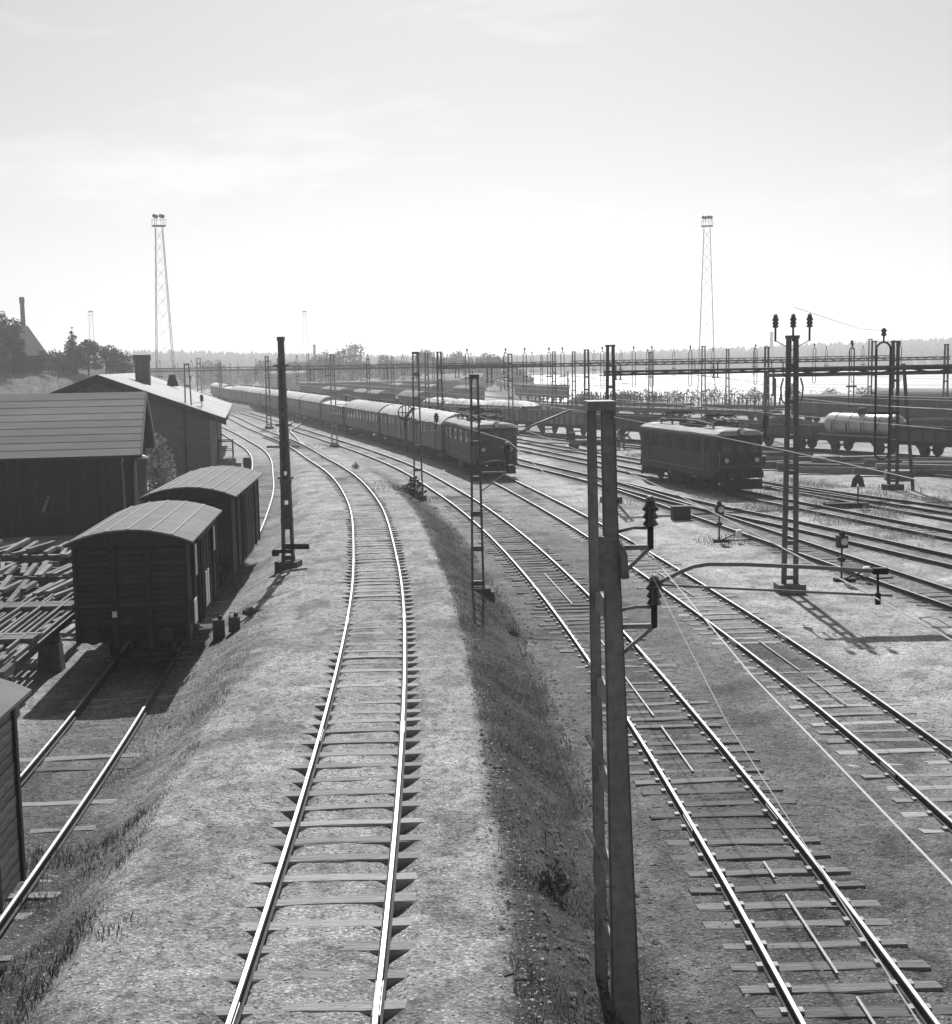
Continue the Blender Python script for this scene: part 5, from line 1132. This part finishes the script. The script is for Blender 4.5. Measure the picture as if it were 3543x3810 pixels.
# signal post in front of the lake
sg = thing('signal_post', 'signal post with a side arm standing out against the lake', 'signal', (12.0, 165, gz(12, 165))); MB().tube([(0, 0, 0), (0, 0, 6.2)], .09, 8).build('post', M['iron'], sg); MB().tube([(0, 0, 4.6), (-.7, 0, 4.5), (-1.6, 0, 4.5)], .07, 6).box((-1.6, 0, 4.35), (.45, .2, .7)).build('arm', M['iron'], sg); MB().beam((0, 0, 6), (1.0, 0, 0), .06, .06).build('stay', M['iron'], sg); MB().lathe([(.2, 0), (.16, .3), (.05, .4)], (0, 0, 6.2), 8).build('cap', M['white'], sg)
# trolley, bench planks and loads between the tracks
t = thing('platform_trolley', 'flat trolley standing between the tracks left of the near mast', 'trolley', (10.0, 112.0, -.1), R(8))
MB().box((0, 0, .75), (4.2, 1.4, .16)).build('deck', M['timber'], t)
for x in (-1.4, 1.4):
    for y in (-.6, .6): MB().lathe([(.1, -.05), (.34, -.05), (.34, .05), (.1, .05)], (x, y, .36), 14, 'y').build('wheel', M['iron'], t)
MB().box((0, 0, .5), (3.4, .9, .3)).build('frame', M['iron_dark'], t); MB().box((-1.6, .2, 1.15), (.6, .6, .7)).box((-2.0, .1, 1.3), (.08, .08, 1.0)).build('load', M['iron_dark'], t)
for i, (x, y, l, rz) in enumerate(((3.4, 128, 2.6, 12), (-1.0, 131, 2.0, 5), (15.6, 104, 3.5, 10), (-17.6, 118, 3.0, -4))):
    p = thing('loose_sleeper', ('sleeper lying left of the trolley', 'sleeper lying beside the passenger engine', 'sleeper lying near the standing workers', 'sleeper lying beside the siding curve')[i], 'sleeper', (x, y, gz(x, y)), R(rz)); MB().box((0, 0, .1), (l, .26, .2)).build('beam', M['sleeper'], p)

# scrap heap and old sleepers at the right
HEAP = [(23.2, 89.9, 4, -28), (26.8, 87.6, 5, 21), (28.6, 88.2, 4, -33), (30.2, 86.6, 3.5, 30), (22.0, 95.5, 7, 6), (24.5, 92.0, 9, -4), (26, 89.5, 8, 5), (25.5, 86.8, 10, -8), (29, 85.5, 9, -14), (23.5, 88.4, 8, 2), (30.5, 83.5, 8, -10), (27.5, 91.2, 7, -3), (32, 86.5, 7, -18), (21.5, 90.6, 6, -2), (28.3, 82.0, 8, -9), (24.6, 84.4, 7, -6)]
for i, (x, y, l, rz) in enumerate(HEAP):
    t = thing('scrap_beam', 'long old beam in the scrap heap before the tank wagon', 'beam', (x, y, gz(x, y)), R(rz), 'beams of the scrap heap'); MB().box((0, 0, .22), (l, .42, .44)).build('beam', M['sleeper' if i % 3 else 'timber'], t); t.rotation_euler[0] = R(random.uniform(-6, 6)); t.rotation_euler[1] = R(random.uniform(-2, 2))
    if i % 2 == 0: MB().box((.6, .35, .58), (l * .8, .36, .3), R(4)).build('upper_beam', M['sleeper_pale' if i % 4 else 'sleeper'], t)
t = thing('cable_drum', 'old cable ring and tangle at the right end of the scrap heap', 'cable ring', (31.6, 82.2, gz(31.6, 82.2)), R(20)); MB().ring((0, 0, 1.0), .75, .16, 'y').ring((.1, .25, .95), .7, .13, 'y').build('ring', M['concrete'], t); MB().box((.2, .1, .25), (1.8, .9, .5)).build('support', M['iron_dark'], t)
t = thing('scrap_box', 'dark crate beside the three legged mast', 'crate', (26.2, 79.6, gz(26.2, 79.6)), R(-10)); MB().box((0, 0, .28), (1.5, .9, .56)).build('body', M['sleeper'], t); MB().box((.1, 0, .59), (1.6, 1.0, .06), R(3)).build('lid', M['sleeper_pale'], t)

# ------------------------------------------------------------------ people
def person(label, x, y, rz, pose, top='cloth', bottom='cloth', hat=True):
    """one continuous skinned body; pose lists the joints"""
    z0 = gz(x, y); J = pose
    order = ['pelvis', 'chest', 'neck', 'head', 'lsh', 'lel', 'lha', 'rsh', 'rel', 'rha', 'lhip', 'lkn', 'lan', 'lto', 'rhip', 'rkn', 'ran', 'rto']
    E = [('pelvis', 'chest'), ('chest', 'neck'), ('neck', 'head'), ('chest', 'lsh'), ('lsh', 'lel'), ('lel', 'lha'), ('chest', 'rsh'), ('rsh', 'rel'), ('rel', 'rha'), ('pelvis', 'lhip'), ('lhip', 'lkn'), ('lkn', 'lan'), ('lan', 'lto'), ('pelvis', 'rhip'), ('rhip', 'rkn'), ('rkn', 'ran'), ('ran', 'rto')]
    rad = dict(pelvis=.15, chest=.17, neck=.06, head=.1, lsh=.075, lel=.055, lha=.045, lhip=.1, lkn=.07, lan=.05, lto=.045)
    me = bpy.data.meshes.new('body'); me.from_pydata([J[k] for k in order], [(order.index(a), order.index(b)) for a, b in E], [])
    o = bpy.data.objects.new('body', me); COL.objects.link(o)
    t = thing('person', label, 'person', (x, y, z0), rz, 'people in the yard'); o.parent = t
    md = o.modifiers.new('skin', 'SKIN'); md.use_smooth_shade = True
    sv = me.skin_vertices[0].data
    for i, k in enumerate(order):
        r = rad.get(k, rad.get('l' + k[1:], .06)); sv[i].radius = (r, r * (.75 if k in ('chest', 'pelvis') else 1))
        sv[i].use_root = (i == 0)
    sb = o.modifiers.new('sub', 'SUBSURF'); sb.levels = 2; sb.render_levels = 2
    me.materials.append(M[bottom])
    hd = J['head']; nk = J['neck']
    MB().lathe([(.02, -.14), (.07, -.12), (.098, -.05), (.105, .03), (.09, .1), (.03, .14)], (hd[0], hd[1] - .01, hd[2] + .03), 12).lathe([(.02, 0), (.015, -.035)], (hd[0], hd[1] - .1, hd[2] + .01), 6, 'y').build('head', M['skin'], t)
    if hat: MB().lathe([(.15, 0), (.14, .02), (.108, .02), (.1, .1), (.03, .13)], (hd[0], hd[1] - .02, hd[2] + .09), 12).build('cap', M['cloth'], t)
    ch = J['chest']; pv = J['pelvis']
    jk = MB(); jk.prism([(pv[0] + .19 * math.cos(a), pv[1] + .13 * math.sin(a), pv[2] - .04) for a in np.linspace(0, 2 * math.pi, 13)[:-1]], [(ch[0] + .215 * math.cos(a), ch[1] + .145 * math.sin(a), ch[2] + .1) for a in np.linspace(0, 2 * math.pi, 13)[:-1]], smooth=True); jk.build('jacket', M[top], t)
    for s in ('l', 'r'):
        h = J[s + 'ha']; e = J[s + 'el']; d = (Vector(h) - Vector(e)).normalized(); mb = MB(); p = Vector(h)
        for i, off in enumerate((-.03, -.01, .01, .03)): mb.tube([p + Vector((off, 0, 0)), p + d * (.06 + .01 * (i in (1, 2))) + Vector((off, -.005, 0)), p + d * .1 + Vector((off, -.02, 0))], .012, 5)
        mb.tube([p + Vector((0, -.03, 0)), p + d * .05 + Vector((0, -.06, 0))], .013, 5); mb.box(tuple(p + d * .015), (.08, .04, .08)); mb.build('hand', M['skin'], t)
    return t
STAND = dict(pelvis=(0, 0, .93), chest=(0, 0, 1.3), neck=(0, 0, 1.5), head=(0, -.02, 1.64), lsh=(-.2, 0, 1.4), lel=(-.27, .02, 1.12), lha=(-.24, -.1, .88), rsh=(.2, 0, 1.4), rel=(.27, .0, 1.12), rha=(.2, -.16, .95), lhip=(-.1, 0, .88), lkn=(-.11, -.02, .48), lan=(-.12, .02, .07), lto=(-.13, -.16, .05), rhip=(.1, 0, .88), rkn=(.12, -.03, .48), ran=(.14, .0, .07), rto=(.16, -.17, .05))
BEND = dict(STAND, chest=(0, -.22, 1.22), neck=(0, -.36, 1.36), head=(0, -.45, 1.46), lsh=(-.2, -.28, 1.3), lel=(-.25, -.42, 1.05), lha=(-.18, -.6, .9), rsh=(.2, -.28, 1.3), rel=(.25, -.45, 1.06), rha=(.16, -.62, .92))
person('worker in pale shirt standing beside the near mast, facing the trolley', 12.5, 111.6, R(-60), STAND, 'cloth_pale', 'cloth', False)
person('worker bending forward behind the one in the pale shirt', 13.0, 112.4, R(70), BEND, 'concrete_dark' and 'plank_pale', 'cloth', True)
person('worker in dark clothes standing left of the lone engine', 15.3, 117.6, R(15), STAND, 'cloth', 'cloth', True)
# bicycles by the brick shed
def bicycle(label, x, y, rz, lean):
    t = thing('bicycle', label, 'bicycle', (x, y, gz(x, y)), 0, 'bicycles by the brick shed'); t.rotation_euler = (R(lean), 0, rz)
    for yx in (-.53, .53):
        w = MB().ring((yx, 0, .34), .33, .022, 'y').build('wheel', M['rubber'], t); sp = MB()
        for k in range(8): a = math.pi * k / 8; sp.tube([(yx - .32 * math.cos(a), 0, .34 - .32 * math.sin(a)), (yx + .32 * math.cos(a), 0, .34 + .32 * math.sin(a))], .004, 4)
        sp.build('spokes', M['steel_pale'], w)
    f = MB()
    for p, q in (((-.53, 0, .34), (-.15, 0, .3)), ((-.15, 0, .3), (-.25, 0, .82)), ((-.15, 0, .3), (.36, 0, .75)), ((-.23, 0, .75), (.34, 0, .82)), ((-.53, 0, .34), (-.23, 0, .75)), ((.33, 0, .9), (.53, 0, .34))): f.tube([p, q], .016, 6)
    f.build('frame', M['iron'], t); MB().tube([(.3, -.28, .95), (.36, -.1, 1.0), (.34, 0, .98), (.36, .1, 1.0), (.3, .28, .95)], .014, 6).build('handlebar', M['steel_pale'], t); MB().box((-.27, 0, .88), (.27, .15, .06)).build('saddle', M['rubber'], t)
bicycle('bicycle leaning at the corner of the brick shed, nearer one', -18.0, 94.6, R(70), 8); bicycle('bicycle leaning behind the nearer one by the brick shed steps', -18.3, 96.6, R(80), -8)
MBX = thing('milk_can', 'dark barrel beside the bicycles', 'barrel', (-17.3, 97.5, gz(-17.3, 97.5))); MB().lathe([(.28, 0), (.33, .4), (.28, .85), (.2, .87)], n=14).build('body', M['iron'], MBX)

# fence on the bank
def bank_fence():
    P = [(-73.5, 180), (-71.5, 187), (-69, 194), (-67, 201), (-64.5, 209), (-62.5, 216)]
    P = spline(P, 2.2); t = thing('picket_fence', 'wooden fence along the top of the grassy bank', 'fence')
    for i in range(len(P) - 1):
        (x0, y0), (x1, y1) = P[i], P[i + 1]; z0, z1 = gz(x0, y0), gz(x1, y1)
        MB().box((x0, y0, z0 + .55), (.14, .14, 1.3)).build('post', M['iron'], t)
        for k in range(6):
            f = (k + .5) / 6; xx, yy, zz = x0 + (x1 - x0) * f, y0 + (y1 - y0) * f, z0 + (z1 - z0) * f
            MB().box((xx, yy, zz + .6), (.12, .05, .95), math.atan2(y1 - y0, x1 - x0)).build('picket', M['freight'], t)
        for h in (.4, .9): MB().beam((x0, y0, z0 + h), (x1, y1, z1 + h), .05, .09).build('rail', M['freight'], t)
bank_fence()
t = thing('wooden_pole', 'thin wooden pole standing among the bushes on the bank', 'pole', (-63.3, 205, gz(-63.3, 205))); MB().tube([(0, 0, 0), (0, 0, 6.6)], [.14, .09], 8).build('pole', M['bark'], t); MB().box((0, 0, 6.2), (.9, .08, .1)).build('cross_arm', M['bark'], t)

# ------------------------------------------------------------------ plants
def leaf_cloud(n, blobs, size, squash=1.0):
    """leaf faces spread through the volume of several lobes"""
    mb = MB(); tot = sum(b[3] ** 2 for b in blobs)
    for (bx, by, bz, br) in blobs:
        for _ in range(int(n * br * br / tot)):
            d = np.random.normal(size=3); d /= np.linalg.norm(d); r = br * (.35 + .65 * random.random() ** .5) * (.85 + .3 * random.random())
            c = Vector((bx + d[0] * r, by + d[1] * r, bz + d[2] * r * squash)); u = Vector(np.random.normal(size=3)).normalized(); v = u.orthogonal().normalized(); s = size * random.uniform(.6, 1.3)
            mb.add([c - u * s * .5, c + v * s * .35, c + u * s * .5, c - v * s * .35], [(0, 1, 2, 3)])
    return mb
def tree(label, x, y, h, w, n=900, m='leaf', group='trees and bushes', seed=0, name='tree', leaf=.34, conifer=False, z=None):
    random.seed(seed + 31); np.random.seed(seed + 31)
    t = thing(name, label, 'tree', (x, y, gz(x, y) if z is None else z), 0, group); tk = MB(); tk.tube([(0, 0, -.2), (.05, 0, h * .3), (.0, .1, h * .6), (.05, 0, h * .92)], [h * .03, h * .024, h * .014, h * .004], 7)
    blobs = []
    if conifer:
        for k in range(9):
            f = .12 + .86 * k / 8; r = w * (1.02 - f) * .55
            for q in range(3): a = random.uniform(0, 6.28); blobs.append((math.cos(a) * r * .5, math.sin(a) * r * .5, h * f, max(.18, r * .75)))
    else:
        for k in range(11):
            a = random.uniform(0, 6.28); f = random.uniform(.3, .92); rr = w * .5 * math.sin(math.pi * min(1, f * .85 + .1)) * random.uniform(.35, .95); p = (math.cos(a) * rr, math.sin(a) * rr, h * f); blobs.append(p + (w * random.uniform(.14, .27),)); tk.tube([(0, 0, h * f * .55), (p[0] * .6, p[1] * .6, h * f * .85), p], [h * .012, h * .007, h * .002], 5)
    tk.build('trunk', M['bark'], t); leaf_cloud(n, blobs, leaf, .85).build('crown', M[m], t); return t
TR = [(-71.0, 189, 7.6, 8.5, 3200, 'leaf_dark', 'broad dark tree on the bank at the left edge', 0), (-69.2, 190, 8.4, 6.5, 2600, 'leaf_dark', 'taller tree left of the house gable on the bank', 0), (-67.6, 190, 7.0, 5.2, 2300, 'leaf_dark', 'tree right before the house gable on the bank', 0), (-68.8, 187, 4.6, 6, 1500, 'leaf', 'lower bushy tree beneath the broad dark tree', 0), (-65.6, 197, 3.0, 4, 900, 'leaf_dark', 'bush right of the house on the bank', 0), (-64.8, 201, 2.8, 5, 1000, 'leaf', 'low bush behind the fence', 0), (-63.8, 204, 2.6, 5, 900, 'leaf_dark', 'second low bush behind the fence', 0),
      (-63.2, 205, 7.2, 4.2, 2200, 'leaf_dark', 'slim pointed tree at the end of the bank', 1), (-61.2, 206, 5.4, 5.4, 2200, 'leaf', 'rounded bush right of the slim pointed tree', 0), (-59.0, 208, 5.2, 6, 2000, 'leaf_dark', 'dark bush at the right end of the bank', 0), (-56.8, 210, 4.2, 6, 1500, 'leaf_dark', 'lowest bush sloping down at the bank end', 0), (-62.5, 204, 3.4, 4, 900, 'leaf_dark', 'bush at the foot of the slim pointed tree', 0), (-74.5, 196, 8, 7, 1500, 'leaf', 'tree cut off by the left edge on the bank', 0), (-57.5, 160, 1.6, 2.2, 500, 'leaf_dark', 'small bush on the grassy bank slope', 0)]
for i, (x, y, h, w, n, m, lab, cn) in enumerate(TR): tree(lab, x, y, h, w, n, m, seed=i, conifer=bool(cn), leaf=.36)
MT = [(-38, 400, 13, 16, 'dark wooded clump above the middle coaches'), (-28, 430, 10, 12, 'tree clump right of the wooded one'), (-17, 405, 11, 15, 'leafy trees above the goods row'), (-7, 390, 9.5, 13, 'round tree left of the portal mast'), (2, 400, 10, 15, 'broad tree by the lake inlet'), (8, 385, 9, 13, 'dark tree at the left end of the lake'), (-49, 420, 11, 13, 'tree behind the tall left mast'), (-60, 440, 9, 12, 'tree clump left of the tall left mast'), (13, 372, 5.5, 10, 'low bushes at the lake edge'), (-75, 460, 8, 14, 'far bushes above the train tail'), (-95, 480, 8, 16, 'far bushes right of the left tower')]
for i, (x, y, h, w, lab) in enumerate(MT): tree(lab, x, y, h, w, 2000, 'leaf_dark', group='trees beyond the yard', seed=40 + i, leaf=.75, z=max(-1.3, gz(x, y)))
# shore bushes and reeds
for i, (x, y, h, w) in enumerate(((22, 251, 1.3, 6), (29, 250, 1.4, 7), (36, 250, 1.5, 7), (41, 248, 1.9, 8), (47, 247, 2.2, 8), (53, 245, 1.8, 7), (60, 243, 3.6, 3.6), (66, 242, 1.6, 6), (73, 240, 1.8, 7), (30, 238, 1.4, 8), (18, 205, 1.8, 6), (24, 200, 2.6, 7))):
    tree('shore bush before the lake, %s from the left' % ('first', 'second', 'third', 'fourth', 'fifth', 'sixth', 'seventh', 'eighth', 'ninth', 'tenth', 'eleventh', 'twelfth')[i], x, y, h, w, 700, 'leaf', 'bushes along the shore', 70 + i, 'bush', .4, z=gz(x, y))
# ivy bush between the sheds
iv = thing('ivy_bush', 'pale leafy creeper between the board shed and the brick building', 'bush', (-17.3, 70, gz(-17.3, 70))); random.seed(5); leaf_cloud(2200, [(0, 0, .7, .9), (.2, 0, 1.7, .9), (.1, .2, 2.7, .8), (-.1, 0, 3.5, .6), (.7, .2, 1.1, .7)], .2).build('leaves', M['grass_pale'], iv); MB().tube([(0, 0, 0), (.1, .1, 2), (0, 0, 3.4)], [.08, .06, .02], 6).build('stem', M['bark'], iv)

# leafy weed clumps
for i, (x, y, r, m, lab) in enumerate(((.95, 16.6, .3, 'leaf', 'leafy weed clump on the slope beside the near mast'), (-3.5, 72.0, .75, 'leaf_dark', 'dark bush at the foot of the mast before the coaches'), (-8.2, 88, .3, 'leaf_dark', 'small round bush between the curved track and the train'))):
    random.seed(90 + i); np.random.seed(90 + i); t = thing('weed_clump', lab, 'weeds', (x, y, gz(x, y)), 0, 'weed clumps')
    leaf_cloud(170 if r < .5 else 420, [(0, 0, r * .55, r * .7), (r * .5, .1 * r, r * .4, r * .5), (-r * .45, -.1 * r, r * .45, r * .55), (0, .3 * r, r * 1.1, r * .45)], .085 if r < .5 else .16).build('leaves', M[m], t); st = MB()
    for k in range(6): a = k * 1.05; st.tube([(0, 0, -.03), (math.cos(a) * r * .3, math.sin(a) * r * .3, r * .8), (math.cos(a) * r * .5, math.sin(a) * r * .5, r * 1.5)], [.012, .008, .003], 4)
    st.build('stems', M['grass_pale'], t)

# grass and weeds
def grass_patch(name, label, fn, n, hmin, hmax, m, box):
    mb = MB(); k = 0; rs = np.random.RandomState(len(label)); tries = 0
    while k < n and tries < 40:
        tries += 1
        X = rs.uniform(box[0], box[1], n); Y = rs.uniform(box[2], box[3], n); p = fn(X, Y); keep = rs.rand(n) < p; X, Y = X[keep], Y[keep]; Z = height(X, Y)
        for x, y, z in zip(X, Y, Z):
            h = rs.uniform(hmin, hmax) * (.6 + .8 * float(vnoise(x, y, .9))); a = rs.uniform(0, 6.28); w = .005 + h * .022; dx, dy = math.cos(a) * w, math.sin(a) * w; lx, ly = rs.uniform(-.5, .5) * h, rs.uniform(-.5, .5) * h
            o = len(mb.v); mb.v += [(x - dx, y - dy, z - .02), (x + dx, y + dy, z - .02), (x + lx * .4 + dx * .7, y + ly * .4 + dy * .7, z + h * .6), (x + lx, y + ly, z + h), (x + lx * .4 - dx * .7, y + ly * .4 - dy * .7, z + h * .6)]
            mb.f.append((o, o + 1, o + 2, o + 3, o + 4)); mb.m.append(0); mb.sm.append(False); k += 1
            if k >= n: break
    tag(mb.build(name, M[m]), label, 'grass', kind='stuff')
def fr(x, y):
    s = lat(T1, x, y); n = fbm(x, y, 1.1, 3); return ((s > 2.2) & (s < 4.1)) * (np.clip((n - .38) * 4, .05, 1)) * (1 - sst(y, 45, 70))
grass_patch('bank_grass', 'tufty grass on the slope between the curved track and the near mast', fr, 16000, .03, .15, 'grass', (-4, 4, 10, 68))
def fl(x, y):
    s = lat(T1, x, y); n = fbm(x + 9, y, 1.0, 3); return ((s > -5.2) & (s < -3.0)) * np.clip((n - .44) * 6, 0, 1) * (1 - sst(y, 27, 40))
grass_patch('path_grass', 'thin grass strip between the siding and the curved track', fl, 6000, .03, .08, 'grass', (-9, -3, 8, 38))
def fd(x, y): return sst(hillp(x, y), -26, -18) * .9
grass_patch('hill_grass', 'dry grass on the steep bank behind the sheds', fd, 26000, .25, .7, 'grass_pale', (-82, -46, 135, 225))
def fy(x, y):
    n = fbm(x + 3, y, .5, 3); r = 0
    for C, k in ((T5, 1), (T6, 1), (T7, 1), (T8, 1)): a = lat(C, x, y); r = r + ((a > 1.1) & (a < 3.6)) * 1.0
    return np.clip(r, 0, 1) * np.clip((n - .42) * 5, 0, 1)
grass_patch('yard_weeds', 'weeds between the tracks on the right', fy, 16000, .06, .3, 'grass_pale', (12, 38, 42, 112))
def fm(x, y):
    p = 0
    for mx_, my_, r in ((-3.4, 72.3, 1.3), (-4.0, 71.5, 1.2), (10.4, 53.5, 1.0), (7.4, 69, 1.0), (-14.2, 121, 1.2), (1.2, 19, .55), (-5.2, 75, .5), (-1.8, 60, .5), (24, 73.5, 1.6)): p = p + np.exp(-((x - mx_) ** 2 + (y - my_) ** 2) / r ** 2)
    return np.clip(p, 0, 1)
grass_patch('mast_weeds', 'dark weeds around the mast feet', fm, 3800, .08, .32, 'leaf_dark', (-17, 27, 16, 125))
def fs(x, y): s = lat(T1, x, y); return ((s < -3.1) & (s > -5.5)) * (y < 20) * np.clip((fbm(x, y, 1.4, 2) - .4) * 5, 0, 1) + np.exp(-((x + 4.55) ** 2 + (y - 15.2) ** 2) / .05)
grass_patch('corner_weeds', 'dark weeds in the lower left corner', fs, 3200, .04, .11, 'leaf_dark', (-8, -3, 10, 20))

# loose stones
def stones(name, label, n, fn, box, m, smin, smax):
    rs = np.random.RandomState(n); V = []; F = []
    base = np.array([(1, 0, 0), (-1, 0, 0), (0, 1, 0), (0, -1, 0), (0, 0, 1), (0, 0, -.6)], float); fc = [(0, 2, 4), (2, 1, 4), (1, 3, 4), (3, 0, 4), (2, 0, 5), (1, 2, 5), (3, 1, 5), (0, 3, 5)]
    X = rs.uniform(box[0], box[1], n * 4); v = rs.rand(n * 4); Y = box[2] * (box[3] / box[2]) ** v; k = rs.rand(n * 4) < fn(X, Y); X, Y = X[k][:n], Y[k][:n]; Z = height(X, Y); mb = MB()
    for x, y, z in zip(X, Y, Z):
        s = smin + (smax - smin) * rs.rand() ** 3; P = base * rs.uniform(.7, 1.2, (6, 1)) * s * np.array([1, 1, .45]); a = rs.uniform(0, 6.28); c, q = math.cos(a), math.sin(a); o = len(mb.v)
        for p in P: mb.v.append((x + p[0] * c - p[1] * q, y + p[0] * q + p[1] * c, z + p[2] + s * .15))
        for f in fc: mb.f.append((f[0] + o, f[1] + o, f[2] + o)); mb.m.append(0); mb.sm.append(False)
    tag(mb.build(name, M[m]), label, 'gravel', kind='stuff')
stones('ballast_gravel', 'loose pale gravel around the curved track', 26000, lambda x, y: (np.abs(lat(T1, x, y)) < 2.6) * 1.0 + .35 * ((lat(T1, x, y) < -2.6) & (lat(T1, x, y) > -6)), (-9, 1.5, 9, 60), 'stone', .010, .032)
stones('cinder_gravel', 'dark loose cinders around the second track', 20000, lambda x, y: (np.abs(lat(T2, x, y)) < 2.6) * 1.0 + .3 * (lat(T2, x, y) > 2.6), (.5, 12, 10, 50), 'stone_dark', .012, .04)
stones('slope_rubble', 'rubble on the slope beside the near mast', 2600, lambda x, y: ((lat(T1, x, y) > 2.1) & (lat(T1, x, y) < 4.4)) * 1.0, (-3, 3, 10, 45), 'stone_earth', .02, .08)
stones('siding_gravel', 'loose stones beside the siding', 9000, lambda x, y: (np.abs(lat(T0, x, y)) < 2.5) * 1.0, (-12, -4, 11, 42), 'stone_dark', .012, .035)

# ------------------------------------------------------------------ forest on the far hills
def forest():
    rs = np.random.RandomState(12); mb = MB(); n = 15000; Y = rs.uniform(905, 1560, n); X = rs.uniform(-.62, .62, n) * Y
    v = vnoise(X, Y, .012); keep = (v > .28) | (Y > 1050); X, Y = X[keep], Y[keep]; Z = height(X, Y)
    for x, y, z in zip(X, Y, Z):
        h = rs.uniform(6, 12.5); r = h * rs.uniform(.18, .3); o = len(mb.v); k = 6; a0 = rs.uniform(0, 6.28); dec = rs.rand() < .35
        rings = ((.1, .7), (.45, 1.0), (.8, .6), (1.0, .12)) if dec else ((.06, 1.0), (.4, .62), (.75, .28), (1.0, .02))
        for f, q in rings:
            for i in range(k): a = a0 + 6.283 * i / k; rr = r * q * rs.uniform(.75, 1.2); mb.v.append((x + rr * math.cos(a), y + rr * math.sin(a), z + h * f * (1 if f < 1 else rs.uniform(.97, 1.03))))
        for j in range(3):
            for i in range(k): i2 = (i + 1) % k; mb.f.append((o + j * k + i, o + j * k + i2, o + (j + 1) * k + i2, o + (j + 1) * k + i)); mb.m.append(0); mb.sm.append(False)
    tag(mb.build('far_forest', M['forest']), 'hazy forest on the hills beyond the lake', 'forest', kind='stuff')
forest()

# ------------------------------------------------------------------ summer haze
def haze():
    m = bpy.data.materials.new('summer_haze'); m.use_nodes = True; N = m.node_tree.nodes; N.remove(N['Principled BSDF'])
    v = N.new('ShaderNodeVolumePrincipled'); v.inputs['Color'].default_value = (1, 1, 1, 1); v.inputs['Density'].default_value = HAZE; v.inputs['Anisotropy'].default_value = .5
    m.node_tree.links.new(v.outputs[0], N['Material Output'].inputs['Volume'])
    o = MB().box((0, 1600, 19), (5200, 3300, 52)).build('haze', m); tag(o, 'thin summer haze over the yard and lake', kind='stuff')
HAZE = .0005
haze()
